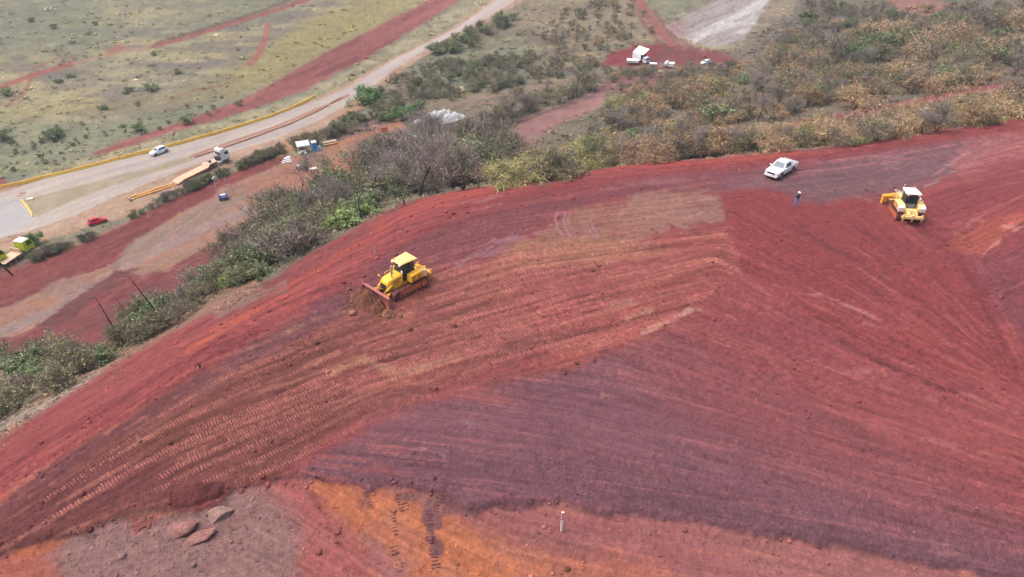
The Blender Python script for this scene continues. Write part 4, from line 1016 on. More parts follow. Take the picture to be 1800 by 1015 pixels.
scatter('scrub_cover', np.stack([Xs, Ys, height(Xs, Ys) - .02], 1), rng.random(n_) * 6.283, sizes, TUF, tint, 'dry grass and low scrub covering the valley slopes')
print('tufts', n_)
# clods of soil
def rock_np(seed, sub=2, flat=.65, amp=.28):
    import bmesh
    bm = bmesh.new(); bmesh.ops.create_icosphere(bm, subdivisions=sub, radius=1.0)
    V = np.array([v.co[:] for v in bm.verts]); Ft = np.array([[v.index for v in f.verts] for f in bm.faces]); bm.free()
    g = np.random.default_rng(seed)
    o = g.random(3) * 50
    nz = fbm(V[:, 0] + o[0] + V[:, 2] * .7, V[:, 1] + o[1] - V[:, 2] * .5, 1.1, 4, 30 + seed % 7) - .5
    V = V * (1 + amp * 2.4 * nz)[:, None]
    for _ in range(5):                                 # broken faces
        d = g.standard_normal(3); d /= np.linalg.norm(d); h = .55 + .25 * g.random()
        k_ = V @ d; V = V - np.maximum(k_ - h, 0)[:, None] * d
    V[:, 2] *= flat
    return V, Ft
CLOD = []
for i in range(5):
    V_, F_ = rock_np(40 + i, 1)
    S = Soup(); S.add(V_, F_, np.ones(3)); CLOD.append(S.mesh('clod', M_inst))
N0 = 30000
ri = rng.uniform(FR0, FR0 + NR * .62, N0); ci_ = rng.uniform(FA0, FA0 + NA - 1, N0)
Ys = np.interp(ri, np.arange(nR), Yr); Xs = np.interp(ci_, np.arange(nA), A) * np.maximum(Ys + 20, 34)
cs, ls = bil(crest_sd, ri, ci_), bil(lip_sd, ri, ci_)
w_ = .10 + .55 * (np.abs(ls) < .8) + .25 * bil(BROWN, ri, ci_) + .35 * (np.abs(bil(bank_sd, ri, ci_)) < 1.5) * (cs < -4) + .25 * ((cs > -2) & (cs < 6)) + .3 * (ls < -.3) * 1.0
w_ *= sstep(.35, .6, bil(fbm(GX, GY, 2.2, 3, 15), ri, ci_)) * 1.4
keep = (rng.random(N0) < w_) & (cs < 8)
Xs, Ys, ri, ci_ = Xs[keep], Ys[keep], ri[keep], ci_[keep]
n_ = len(Xs)
scl = rng.lognormal(-3.1, .6, n_) * np.clip((Ys + 20) / 55, .7, 2.2); scl = np.minimum(scl, .28)
tint = bil(COL, ri, ci_) * np.exp(rng.standard_normal((n_, 1)) * .28) * 1.15
scatter('soil_clods', np.stack([Xs, Ys, height(Xs, Ys) + scl * .15], 1), rng.random(n_) * 6.283, scl, CLOD, tint, 'loose clods of red earth strewn over the fill')
print('clods', n_)
# ---------------------------------------------------------------- crawler track prints
def trace(px, py, length):
    x, y = hit([px], [py]); r, c = gidx(x, y); r, c = float(r[0]), float(c[0])
    X0, Y0 = float(x[0]), float(y[0]); pts = [(X0, Y0)]; tot = 0
    ri0, ci0 = int(round(r)), int(round(c)); vx_, vy_ = DX[ri0, ci0], DY[ri0, ci0]
    if vx_ < 0: vx_, vy_ = -vx_, -vy_
    while tot < length:
        r += vy_ * 1.5; c += vx_ * 1.5
        if not (FR0 < r < nR - 12 and 2 < c < nA - 3): break
        nx, ny = DX[int(round(r)), int(round(c))], DY[int(round(r)), int(round(c))]
        s_ = 1 if nx * vx_ + ny * vy_ > 0 else -1
        vx_, vy_ = nx * s_, ny * s_
        Y1 = float(np.interp(r, np.arange(nR), Yr)); X1 = float(np.interp(c, np.arange(nA), A)) * max(Y1 + 20, 34)
        tot += math.hypot(X1 - pts[-1][0], Y1 - pts[-1][1]); pts.append((X1, Y1))
    return np.array(pts)
def resample(P_, step):
    d = np.concatenate([[0], np.cumsum(np.hypot(*np.diff(P_, axis=0).T))])
    t = np.arange(0, d[-1], step)
    return np.stack([np.interp(t, d, P_[:, 0]), np.interp(t, d, P_[:, 1])], 1)
BARS = Soup()
def bar_row(P_, gain, width=.50, pitch=.205, drop=.25, g=None, hgt=.015, tint3=(1.06, 1.0, 1.0)):
    Q = resample(P_, pitch)
    if len(Q) < 4: return
    T_ = np.gradient(Q, axis=0); T_ /= np.linalg.norm(T_, axis=1, keepdims=True) + 1e-9
    ph = g.random() * 100
    nz = vnoise(np.arange(len(Q)) * .11 + ph, np.zeros(len(Q)) + ph, 5) * .65 + vnoise(np.arange(len(Q)) * .5 + ph, np.zeros(len(Q)) + ph, 6) * .35
    qpx, qpy, _z = project(Q[:, 0], Q[:, 1], height(Q[:, 0], Q[:, 1]))
    for_k = (nz > drop) & ~((qpx > 955) & (qpx < 1060) & (qpy > 362) & (qpy < 428)) & ~((qpx > 1150) & (qpx < 1290) & (qpy > 335) & (qpy < 405) & (gain > .2)) & ~((qpx > 1300) & (gain > .2))
    if gain > .2: for_k &= polysd(Q[:, 0], Q[:, 1], zpoly) > .3
    if hgt > .0145: for_k &= bil(lip_sd, *gidx(Q[:, 0], Q[:, 1])) > .3
    Q, T_, nz = Q[for_k], T_[for_k], nz[for_k]
    m_ = len(Q)
    if m_ == 0: return
    Nn = np.stack([-T_[:, 1], T_[:, 0]], 1)
    w2 = width / 2 * g.uniform(.6, 1.1, (m_, 1)); l2 = pitch * g.uniform(.22, .36, (m_, 1))
    Q = Q + Nn * g.normal(0, .025, (m_, 1)) + T_ * g.normal(0, .012, (m_, 1))
    rot = g.normal(0, .06, (m_, 1))
    Tn = T_ + Nn * rot; Nr = Nn - T_ * rot
    cor = []
    for sa, sb, ins in [(-1, -1, 1), (1, -1, 1), (1, 1, 1), (-1, 1, 1), (-1, -1, .62), (1, -1, .62), (1, 1, .62), (-1, 1, .62)]:
        cor.append(Q + Tn * l2 * sa * (1 if ins == 1 else .6) + Nr * w2 * sb * (1 if ins == 1 else .9))
    XY = np.stack(cor, 1)
    zz = height(XY[..., 0], XY[..., 1])
    zz[:, :4] -= .012; zz[:, 4:] += hgt * g.uniform(.5, 1.2, (m_, 1))
    V_ = np.concatenate([XY, zz[..., None]], 2).reshape(-1, 3)
    q = np.array([(4, 5, 6), (4, 6, 7), (0, 1, 5), (0, 5, 4), (1, 2, 6), (1, 6, 5), (2, 3, 7), (2, 7, 6), (3, 0, 4), (3, 4, 7)])
    F_ = (np.arange(m_)[:, None, None] * 8 + q[None]).reshape(-1, 3)
    r_, c_ = gidx(Q[:, 0], Q[:, 1])
    bc = bil(COL, r_, c_)
    pk_ = alb((196, 126, 116))
    bc = (bc * .6 + pk_ * .4 * min(1, gain * 1.1)) * (1 + gain * .5) * np.array(tint3) * np.exp(g.standard_normal((m_, 1)) * .12) * (.8 + .4 * nz[:, None]) if gain > .3 else bc * (1 + gain) * np.exp(g.standard_normal((m_, 1)) * .08)
    BARS.add(V_, F_, np.repeat(np.clip(bc, 0, .8), 8, 0))
gb = np.random.default_rng(77)
for x, y, L, gain in [(72, 882, 11, .9), (95, 908, 19, 1), (125, 860, 6, .5), (262, 850, 26, 1), (268, 866, 14, .9), (300, 830, 9, .6), (402, 862, 15, 1), (416, 850, 9, .7), (200, 850, 6, .4), (230, 880, 8, .4),
                      (560, 600, 18, .7), (400, 645, 24, .6), (380, 668, 12, .7), (520, 712, 20, .8), (420, 760, 26, .9), (360, 775, 20, .8), (300, 800, 12, .8), (620, 690, 12, .8), (700, 655, 24, .7), (640, 735, 12, .7),
                      (830, 690, 14, .8), (900, 668, 12, .8), (960, 640, 10, .7), (740, 700, 10, .6), (1040, 610, 9, .8), (1090, 590, 10, .9), (240, 760, 14, .5), (140, 830, 10, .6)]:
    bar_row(trace(x, y, L), gain, g=gb, drop=.22)
for (x, y) in inpoly([(120, 860), (350, 672), (560, 575), (700, 530), (860, 500), (1000, 560), (860, 650), (620, 735), (480, 835), (330, 870)], 120, 31):
    bar_row(trace(x, y, gb.uniform(3, 13)), gb.uniform(.35, .9), g=gb, drop=gb.uniform(.32, .55))
for (x, y) in inpoly([(640, 540), (760, 490), (900, 440), (1100, 400), (1260, 400), (1310, 470), (1180, 570), (1000, 630), (860, 640), (700, 600)], 230, 32):
    bar_row(trace(x, y, gb.uniform(3, 14)), gb.uniform(.45, .95), pitch=.25, g=gb, drop=gb.uniform(.3, .45), hgt=.018)
for (x, y) in inpoly([(600, 545), (700, 470), (850, 400), (1000, 370), (1240, 345), (1260, 400), (1000, 420), (860, 470), (700, 540)], 60, 33):
    bar_row(trace(x, y, gb.uniform(3, 10)), gb.uniform(.25, .5), g=gb, drop=gb.uniform(.3, .4))
for (x, y) in inpoly([(400, 650), (480, 590), (600, 530), (600, 560), (480, 620), (420, 660)], 14, 34):
    bar_row(trace(x, y, gb.uniform(3, 8)), .28, g=gb, drop=.2)
for (x, y) in inpoly([(560, 830), (760, 720), (1100, 620), (1300, 660), (1800, 900), (1800, 1000), (1300, 900), (900, 850)], 70, 35):
    bar_row(trace(x, y, gb.uniform(4, 12)), gb.uniform(.06, .2), g=gb, drop=.3, hgt=.014)
for (x, y) in inpoly([(1290, 350), (1500, 360), (1650, 450), (1740, 600), (1800, 760), (1500, 680), (1330, 560)], 40, 36):
    bar_row(trace(x, y, gb.uniform(4, 12)), gb.uniform(.06, .18), g=gb, drop=.35, hgt=.014)
def dark_row(pts, width, c):
    global alb_dark
    X, Y_ = hit([p[0] for p in pts], [p[1] for p in pts])
    n0_ = len(BARS.c)
    bar_row(np.stack([X, Y_], 1), .06, width=width, pitch=.24, drop=.3, g=gb, hgt=.012)
    for i in range(n0_, len(BARS.c)): BARS.c[i] = np.broadcast_to(alb(c), BARS.c[i].shape) * np.exp(gb.standard_normal((len(BARS.c[i]), 1)) * .1)
for pts, w_ in [([(752, 892), (756, 940), (764, 985), (768, 1002)], .62), ([(700, 985), (704, 1010)], .5), ([(642, 866), (652, 892)], .4), ([(690, 900), (698, 945)], .4), ([(705, 870), (712, 900)], .9), ([(780, 872), (770, 905)], .7), ([(690, 950), (696, 975)], .5)]:
    dark_row(pts, w_, (128, 78, 84))
bo = link(bpy.data.objects.new('crawler_track_prints', BARS.mesh('crawler_track_prints', M_rock)))
tagged(bo, 'pale ribbed crawler track prints pressed in rows across the red fill', None, None, 'stuff')
print('bars', BARS.n // 8)
# pale sticks and roots lying in front of the fill
ST = Soup()
g = np.random.default_rng(55)
zones = [([(250, 890), (420, 850), (440, 960), (330, 1010), (220, 940)], 130), ([(120, 930), (500, 860), (540, 1012), (60, 1012)], 170), ([(540, 850), (1000, 900), (1200, 1010), (560, 1012)], 60), ([(1000, 900), (1300, 950), (1200, 1000)], 25),
         ([(380, 520), (470, 470), (480, 490), (400, 540)], 50), ([(60, 680), (200, 640), (230, 660), (60, 740)], 60), ([(0, 740), (60, 700), (80, 740), (0, 800)], 40), ([(560, 450), (660, 385), (650, 400), (570, 460)], 30)]
for poly, n in zones:
    P_ = inpoly(poly, n, n); X, Y_ = hit(P_[:, 0], P_[:, 1])
    for x, y in zip(X, Y_):
        L = g.lognormal(-1.3, .5) * (1 + (y > 40) * .9); a = g.random() * 6.283; r_ = .006 + .012 * g.random() + (y > 40) * .01
        p = np.array([x, y, float(height(x, y)) + r_]); c_ = alb(R.choice([(206, 172, 146), (190, 150, 124), (150, 116, 100), (224, 196, 168)]))
        for k in range(3):
            q = p + np.array([math.cos(a), math.sin(a), 0]) * L / 3; q[2] = float(height(q[0], q[1])) + r_ + g.random() * .03
            tube(ST, p, q, r_, r_ * .8, c_, 3); p = q; a += g.normal() * .5
so = link(bpy.data.objects.new('stick_litter', ST.mesh('stick_litter', M_rock)))
tagged(so, 'pale broken sticks and roots strewn on the bare ground', None, None, 'stuff')
# ---------------------------------------------------------------- hard-surface helpers
import bmesh
class PB:
    def __init__(s): s.bm = bmesh.new()
    def _add(s, V, Fs):
        vs = [s.bm.verts.new(v) for v in V]
        for f in Fs:
            try: s.bm.faces.new([vs[i] for i in f])
            except ValueError: pass
        return s
    def box(s, c, d, rot=(0, 0, 0), taper=(1, 1)):
        M = Matrix.Translation(c) @ Matrix.Rotation(rot[2], 4, 'Z') @ Matrix.Rotation(rot[1], 4, 'Y') @ Matrix.Rotation(rot[0], 4, 'X')
        V = []
        for z in (-1, 1):
            tx, ty = taper if z > 0 else (1, 1)
            for x, y in ((-1, -1), (1, -1), (1, 1), (-1, 1)):
                V.append(M @ Vector((x * d[0] / 2 * tx, y * d[1] / 2 * ty, z * d[2] / 2)))
        return s._add(V, [(3, 2, 1, 0), (4, 5, 6, 7), (0, 1, 5, 4), (1, 2, 6, 5), (2, 3, 7, 6), (3, 0, 4, 7)])
    def prism(s, prof, y0, y1, inset=0.0):
        """profile in x,z pushed from y0 to y1"""
        n = len(prof)
        V = [(p[0], y0, p[1]) for p in prof] + [(p[0], y1, p[1]) for p in prof]
        return s._add(V, [tuple(range(n)), tuple(range(2 * n - 1, n - 1, -1))] + [(i, i + n, (i + 1) % n + n, (i + 1) % n) for i in range(n)])
    def loft(s, st):
        """stations: lists of points with equal counts"""
        n = len(st[0]); V = [p for r in st for p in r]; Fs = [tuple(range(n - 1, -1, -1)), tuple(range((len(st) - 1) * n, len(st) * n))]
        for k in range(len(st) - 1):
            for i in range(n):
                j = (i + 1) % n
                Fs.append((k * n + i, k * n + j, (k + 1) * n + j, (k + 1) * n + i))
        return s._add(V, Fs)
    def cyl(s, p0, p1, r0, r1=None, seg=10):
        r1 = r0 if r1 is None else r1
        p0, p1 = Vector(p0), Vector(p1); d = (p1 - p0).normalized()
        u = d.orthogonal().normalized(); w = d.cross(u)
        V = []
        for p, r in ((p0, r0), (p1, r1)):
            for i in range(seg):
                a = i * 2 * math.pi / seg; V.append(p + u * math.cos(a) * r + w * math.sin(a) * r)
        return s._add(V, [tuple(range(seg - 1, -1, -1)), tuple(range(seg, 2 * seg))] + [(i, (i + 1) % seg, (i + 1) % seg + seg, i + seg) for i in range(seg)])
    def quad(s, *p): return s._add(list(p), [tuple(range(len(p)))])
    def ball(s, c, r, sc=(1, 1, 1)):
        bmesh.ops.create_uvsphere(s.bm, u_segments=10, v_segments=7, radius=r, matrix=Matrix.Translation(c) @ Matrix.Diagonal((*sc, 1)))
        return s
    def obj(s, name, mat, parent=None, bevel=0.0, smooth=False, label=None):
        bmesh.ops.recalc_face_normals(s.bm, faces=s.bm.faces)
        if bevel:
            bmesh.ops.bevel(s.bm, geom=[e for e in s.bm.edges if len(e.link_faces) == 2 and e.calc_face_angle(0) > .5], offset=bevel, segments=2, profile=.6, affect='EDGES', clamp_overlap=True)
        me = bpy.data.meshes.new(name); s.bm.to_mesh(me); s.bm.free()
        me.materials.append(mat)
        if smooth: me.polygons.foreach_set('use_smooth', np.ones(len(me.polygons), bool))
        o = bpy.data.objects.new(name, me); link(o, parent)
        if label: o['label'] = label
        return o
def empty(name, label, cat, group=None):
    e = bpy.data.objects.new(name, None); link(e); e.empty_display_size = .3
    return tagged(e, label, cat, group)
def seat_on(e, pf, pr, scale=1.0, lift=0.0, tilt=True, extra_yaw=0.0):
    """stand a thing on the terrain: front pixel pf, rear pixel pr give place and heading"""
    a, b = at(*pf), at(*pr)
    mid = (a + b) / 2
    h = Vector((a.x - b.x, a.y - b.y, 0)).normalized()
    h = Matrix.Rotation(extra_yaw, 3, 'Z') @ h
    L = 1.6 * scale
    def hh(v): return float(height(np.array([v.x]), np.array([v.y]))[0])
    side = Vector((-h.y, h.x, 0))
    if tilt:
        hx = Vector((h.x * 2 * L, h.y * 2 * L, hh(mid + h * L) - hh(mid - h * L))).normalized()
        sy = Vector((side.x * 2 * L, side.y * 2 * L, hh(mid + side * L) - hh(mid - side * L))).normalized()
        up = hx.cross(sy).normalized(); sy = up.cross(hx).normalized()
    else:
        hx, sy, up = h, side, Vector((0, 0, 1))
    mid.z = (hh(mid + h * L * .8) + hh(mid - h * L * .8) + hh(mid)) / 3 + lift
    M = Matrix((hx, sy, up)).transposed().to_4x4(); M.translation = mid
    e.matrix_world = M @ Matrix.Scale(scale, 4)
    return (a - b).length
def glass(name, c=(40, 52, 60), alpha=.75):
    if name in MATS: return MATS[name]
    m, nt, b = nodes_mat(name)
    b.inputs['Base Color'].default_value = tuple(lin(c)) + (1,); b.inputs['Roughness'].default_value = .32
    b.inputs['Specular IOR Level'].default_value = .35
    b.inputs['Alpha'].default_value = alpha
    MATS[name] = m
    return m
RED_DUST = (150, 84, 74)
YEL = plain('machine_yellow', (252, 194, 54), .45, dirt=(196, 128, 72), var=.75, vs=2.2, dirt_h=(.3, 1.6))
YEL_PALE = plain('pale_yellow_roof', (252, 226, 130), .5, dirt=(220, 170, 110), var=.3, vs=3)  # roof colour, paler than the body yellow
CREAM = plain('cream_yellow_machine', (246, 214, 140), .5, dirt=(214, 150, 110), var=.5, vs=2.5, dirt_h=(.3, 1.7))
WHITE = plain('white_paint', (235, 236, 236), .35, dirt=(196, 140, 124), var=.7, vs=2.0, dirt_h=(.25, .95))
WHITE2 = plain('white_paint_clean', (238, 238, 238), .4)
DARK = plain('dark_grey_metal', (52, 52, 56), .6, var=.3)
BLACK = plain('black_rubber', (38, 34, 34), .8, dirt=(120, 70, 62), var=.6, vs=5)
STEEL = plain('worn_steel', (150, 140, 136), .5, metal=.4, dirt=(140, 84, 74), var=.6, vs=4)
TRK = plain('muddy_track_steel', (112, 62, 60), .8, dirt=(92, 44, 44), var=.6, vs=5)
MUD = plain('mud_caked_frame', (204, 112, 72), .85, dirt=(140, 66, 54), var=.6, vs=3)
GREYP = plain('grey_panel', (120, 126, 132), .5, dirt=(150, 110, 104), var=.4)
GLS = glass('cab_glass')
WGL = glass('windscreen_glass', (84, 104, 116), 1.0)
ORA = plain('orange_paint', (226, 100, 50), .6)
BLUE = plain('blue_plastic', (44, 146, 245), .5)
WOODM = plain('raw_timber', (214, 184, 150), .8, var=.4, vs=6)

def wheel(parent, c, r=.36, w=.24, rim=STEEL, nm='wheel'):
    P = PB(); P.cyl((c[0], c[1] - w / 2, c[2]), (c[0], c[1] + w / 2, c[2]), r, seg=18)
    o = P.obj(nm, BLACK, parent, bevel=r * .08)
    s_ = 1 if c[1] > 0 else -1
    P = PB(); P.cyl((c[0], c[1] + s_ * (w / 2 - .02), c[2]), (c[0], c[1] + s_ * (w / 2 + .012), c[2]), r * .62, r * .55, seg=14)
    q = P.obj('rim', rim, o)
    return o
def worker_mesh(pose, cols):
    """one continuous body grown over a skeleton"""
    me = bpy.data.meshes.new('person_body')
    pts, edges, rad = pose
    me.from_pydata(pts, edges, []); me.update()
    o = bpy.data.objects.new('body_shape', me); sc.collection.objects.link(o)
    sk = o.modifiers.new('skin', 'SKIN')
    lay = me.skin_vertices[0].data if me.skin_vertices else None
    if lay is None:
        bm = bmesh.new(); bm.from_mesh(me); bm.verts.layers.skin.verify(); bm.to_mesh(me); bm.free(); lay = me.skin_vertices[0].data
    for i, r_ in enumerate(rad): lay[i].radius = r_ if isinstance(r_, tuple) else (r_, r_)
    lay[0].use_root = True
    ss = o.modifiers.new('sub', 'SUBSURF'); ss.levels = 2; ss.render_levels = 2
    dg = bpy.context.evaluated_depsgraph_get()
    m2 = bpy.data.meshes.new_from_object(o.evaluated_get(dg))
    bpy.data.objects.remove(o)
    co = np.empty(len(m2.vertices) * 3); m2.vertices.foreach_get('co', co); co = co.reshape(-1, 3)
    C = np.zeros((len(co), 3))
    for i, v in enumerate(co): C[i] = lin(cols(v))
    while m2.color_attributes: m2.color_attributes.remove(m2.color_attributes[0])
    ca = m2.color_attributes.new('Col', 'FLOAT_COLOR', 'POINT')
    c4 = np.ones((len(co), 4), np.float32); c4[:, :3] = C; ca.data.foreach_set('color', c4.ravel())
    m2.materials.clear(); m2.materials.append(M_plain_attr)
    m2.polygons.foreach_set('use_smooth', np.ones(len(m2.polygons), bool))
    return m2
M_plain_attr, _nt, _b = nodes_mat('cloth_and_skin')
_a = _nt.nodes.new('ShaderNodeAttribute'); _a.attribute_name = 'Col'; _nt.links.new(_a.outputs['Color'], _b.inputs['Base Color']); _b.inputs['Roughness'].default_value = .85
def standing_pose(seat=False):
    # x forward, y left
    p = [(0, 0, .95), (0, 0, 1.12), (0, 0, 1.34), (0, 0, 1.47), (.01, 0, 1.54), (.02, 0, 1.66), (.02, 0, 1.76)]
    r = [(.15, .12), (.14, .11), (.17, .12), (.08, .08), .055, (.085, .10), .07]
    e = [(0, 1), (1, 2), (2, 3), (3, 4), (4, 5), (5, 6)]
    def chain(start, pts, rr):
        k = start
        for q, a in zip(pts, rr):
            p.append(q); r.append(a); e.append((k, len(p) - 1)); k = len(p) - 1
        return k
    for s_ in (1, -1):
        if seat:
            chain(0, [(.1, .1 * s_, .92), (.48, .13 * s_, .95), (.52, .13 * s_, .55), (.62, .13 * s_, .50)], [.1, .08, .055, .05])
            k = chain(2, [(0, .2 * s_, 1.40), (.12, .25 * s_, 1.16), (.36, .2 * s_, 1.18)], [.06, .05, .035])
        else:
            chain(0, [(0, .1 * s_, .86), (.05 * s_ + .02, .12 * s_, .48), (.07 * s_ - .02, .13 * s_, .09), (.07 * s_ + .14, .15 * s_, .05)], [.1, .07, .05, .045])
            k = chain(2, [(0, .2 * s_, 1.40), (-.02, .27 * s_, 1.15), (.14 * (s_ < 0) + .04, .24 * s_, .93)], [.06, .048, .034])
        hx, hy, hz = p[k]
        chain(k, [(hx + .05, hy, hz - .05)], [.03])
        kk = len(p) - 1
        for f in range(4):                    # fingers
            chain(kk, [(hx + .08 + .005 * f, hy + (-.025 + .017 * f), hz - .09), (hx + .09, hy + (-.022 + .015 * f), hz - .125 + .004 * abs(f - 1.5))], [.010, .008])
        chain(kk, [(hx + .09, hy - .035 * s_, hz - .06), (hx + .11, hy - .035 * s_, hz - .085)], [.011, .009])
    return p, e, r
def person(label, cols, hat, pos, yaw, seat=False, scale=1.0):
    e = empty('person', label, 'person')
    body = bpy.data.objects.new('body', worker_mesh(standing_pose(seat), cols)); link(body, e)
    P = PB()
    for i in range(1):
        P.ball((.02, 0, 1.745), .125, (1.12, .95, .75)); P.cyl((.05, 0, 1.72), (.05, 0, 1.735), .165, seg=14)
    P.obj('hard_hat', hat, e, smooth=False)
    P = PB(); P.ball((.105, 0, 1.635), .02); P.ball((.092, .035, 1.66), .012); P.ball((.092, -.035, 1.66), .012); P.box((.095, 0, 1.598), (.02, .05, .012))
    P.obj('face', plain('skin_detail', (120, 82, 66), .7), e)
    e.location = pos; e.rotation_euler = (0, 0, yaw); e.scale = (scale,) * 3
    return e

# ---------------------------------------------------------------- bulldozer
def bulldozer(label, body, roof, blade_mat, blade_yaw, blade_dx, ripper_drop=0.0, white_panels=True):
    e = empty('bulldozer', label, 'bulldozer', 'bulldozers spreading the red fill')
    for s_ in (1, -1):
        yc = s_ * .98; wdt = .56
        # belt path: idler in front, sprocket at the back
        path = []
        fx, rx, r_f, r_r = 1.42, -1.42, .38, .42
        for k in range(9):
            a = -math.pi / 2 + k * math.pi / 8; path.append((fx + math.cos(a) * r_f, .42 + math.sin(a) * r_f))
        for k in range(1, 8):
            t = k / 8; path.append((fx + (rx - fx) * t, .80 + .04 * t - .05 * math.sin(math.pi * t)))
        for k in range(9):
            a = math.pi / 2 + k * math.pi / 8; path.append((rx + math.cos(a) * r_r, .44 + math.sin(a) * r_r))
        for k in range(1, 8):
            t = k / 8; path.append((rx + (fx - rx) * t, .03))
        pp_ = np.array(path + [path[0]]); d_ = np.concatenate([[0], np.cumsum(np.hypot(*np.diff(pp_, axis=0).T))])
        n_s = 40; P = PB()
        for k in range(n_s):
            t = (k + .5) / n_s * d_[-1]
            x_, z_ = np.interp(t, d_, pp_[:, 0]), np.interp(t, d_, pp_[:, 1])
            x2, z2 = np.interp((t + .05) % d_[-1], d_, pp_[:, 0]), np.interp((t + .05) % d_[-1], d_, pp_[:, 1])
            an = math.atan2(z2 - z_, x2 - x_)
            P.box((x_, yc, z_), (d_[-1] / n_s * .92, wdt, .05), (0, -an, 0))
            nx_, nz_ = math.sin(an), -math.cos(an)
            P.box((x_ + nx_ * .045, yc, z_ + nz_ * .045), (.03, wdt, .06), (0, -an, 0))
        tr = P.obj('track', TRK, e)
        P = PB(); P.prism([(-1.25, .2), (-1.2, .62), (-.9, .70), (1.0, .66), (1.3, .56), (1.35, .22)], yc - .17, yc + .17).obj('track_frame', MUD, tr, bevel=.03)
        P = PB(); P.cyl((rx, yc - .2, .44), (rx, yc + .2 + s_ * .06, .44), .33, seg=16)
        for k in range(11):
            a = k * 2 * math.pi / 11; P.box((rx + math.cos(a) * .34, yc, .44 + math.sin(a) * .34), (.07, .1, .07), (0, -a, 0))
        P.obj('sprocket', MUD, tr)
        P = PB(); P.cyl((fx, yc - .18, .42), (fx, yc + .18, .42), .31, seg=16).obj('idler', TRK, tr)
        P = PB()
        for k in range(6): P.cyl((-.95 + k * .4, yc - .2, .17), (-.95 + k * .4, yc + .2, .17), .11, seg=10)
        for k in range(2): P.cyl((-.5 + k * 1.0, yc - .12, .72), (-.5 + k * 1.0, yc + .12, .72), .07, seg=8)
        P.obj('rollers', MUD, tr)
        # fender tank
        P = PB(); P.prism([(-1.75, 1.0), (-1.78, 1.45), (-1.35, 1.72), (-.12, 1.66), (-.05, 1.02)], s_ * .60, s_ * 1.22).obj('fender', body, e, bevel=.04)
        P = PB()
        for k in range(2):
            x0 = -1.18 + k * .58
            P.box((x0 + .25, s_ * 1.224, 1.34), (.44, .012, .42))
            for q in range(5): P.box((x0 + .25, s_ * 1.232, 1.18 + q * .08), (.40, .012, .02))
        P.obj('mesh_panel', plain('ochre_mesh', (206, 140, 50), .6), e)
        if white_panels:
            P = PB(); P.prism([(-1.80, 1.10), (-1.83, 1.47), (-1.50, 1.69), (-1.48, 1.10)], s_ * .80, s_ * 1.235).obj('rear_panel', plain('white_panel', (226, 226, 230), .4, dirt=(206, 170, 160), var=.5), e, bevel=.02)
    P = PB(); P.box((-.15, 0, .62), (3.0, 1.1, .55)); P.box((-1.5, 0, .95), (.5, 1.1, .55)); P.obj('chassis', body, e, bevel=.03)
    # hood
    st_ = []
    for x, zt, hw, zb in ((.28, 1.80, .56, .88), (.9, 1.77, .56, .88), (1.5, 1.70, .54, .82), (1.80, 1.58, .50, .74), (1.90, 1.40, .46, .70)):
        st_.append([(x, -hw, zb), (x, hw, zb), (x, hw, zt - .16), (x, hw - .10, zt - .02), (x, 0, zt), (x, -hw + .10, zt - .02), (x, -hw, zt - .16)])
    h = PB().loft(st_).obj('hood', body, e, smooth=False, bevel=.02)
    P = PB()
    for s_ in (1, -1):
        P.box((.95, s_ * .565, 1.32), (.62, .012, .3))
        for q in range(4): P.box((.95, s_ * .574, 1.22 + q * .07), (.56, .012, .025))
    P.obj('side_grille', plain('ochre_mesh', (206, 140, 50)), h)
    PB().box((1.915, 0, 1.08), (.03, .74, .52)).obj('front_grille', DARK, h)
    PB().cyl((1.15, .22, 1.7), (1.15, .22, 2.12), .075, seg=10).cyl((1.15, .22, 2.1), (1.10, .22, 2.80), .07, .075, seg=10).obj('exhaust_stack', plain('pale_exhaust_pipe', (196, 184, 180), .5, metal=.2), e)
    PB().cyl((.8, -.24, 1.7), (.8, -.24, 2.02), .09, seg=10).ball((.8, -.24, 2.04), .14, (1, 1, .6)).obj('air_intake', STEEL, e)
    P = PB()
    for s_ in (1, -1):
        P.cyl((1.55, s_ * .5, 1.5), (1.75, s_ * .66, 1.78), .025, seg=6); P.box((1.77, s_ * .67, 1.82), (.1, .16, .12))
    P.obj('headlight_bracket', body, e)
    P = PB()
    for s_ in (1, -1):
        P.cyl((.5, s_ * .50, 1.8), (.5, s_ * .50, 2.0), .018, seg=5); P.cyl((.5, s_ * .50, 2.0), (1.3, s_ * .48, 1.96), .018, seg=5); P.cyl((1.3, s_ * .48, 1.96), (1.3, s_ * .48, 1.72), .018, seg=5)
        P.cyl((-.2, s_ * 1.0, 1.68), (-.2, s_ * 1.0, 1.95), .018, seg=5); P.cyl((-.2, s_ * 1.0, 1.95), (-1.2, s_ * 1.05, 1.98), .018, seg=5); P.cyl((-1.2, s_ * 1.05, 1.98), (-1.2, s_ * 1.05, 1.7), .018, seg=5)
    P.obj('handrail', body, e)
    P = PB()
    for s_ in (1, -1):
        P.cyl((1.3, s_ * .45, 1.1), (1.9, s_ * .35, .85), .025, seg=5); P.cyl((1.9, s_ * .35, .85), (2.4, s_ * .3, .8), .025, seg=5); P.cyl((-1.7, s_ * .3, 1.2), (-2.2, s_ * .12, 1.15), .03, seg=5)
    P.obj('hydraulic_hose', DARK, e)
    for s_ in (1, -1):
        for bc_, bd_ in (((.95, s_ * .568, 1.56), (.95, .008, .06)), ((-.85, s_ * 1.226, 1.08), (1.3, .008, .05))): PB().box(bc_, bd_).obj('dark_stripe', DARK, e)
    # cab
    cz0, cz1 = 1.02, 2.66
    zc_ = [(cz0, -.98, .30, .52), (1.75, -1.02, .34, .60), (cz1, -.90, .16, .55)]
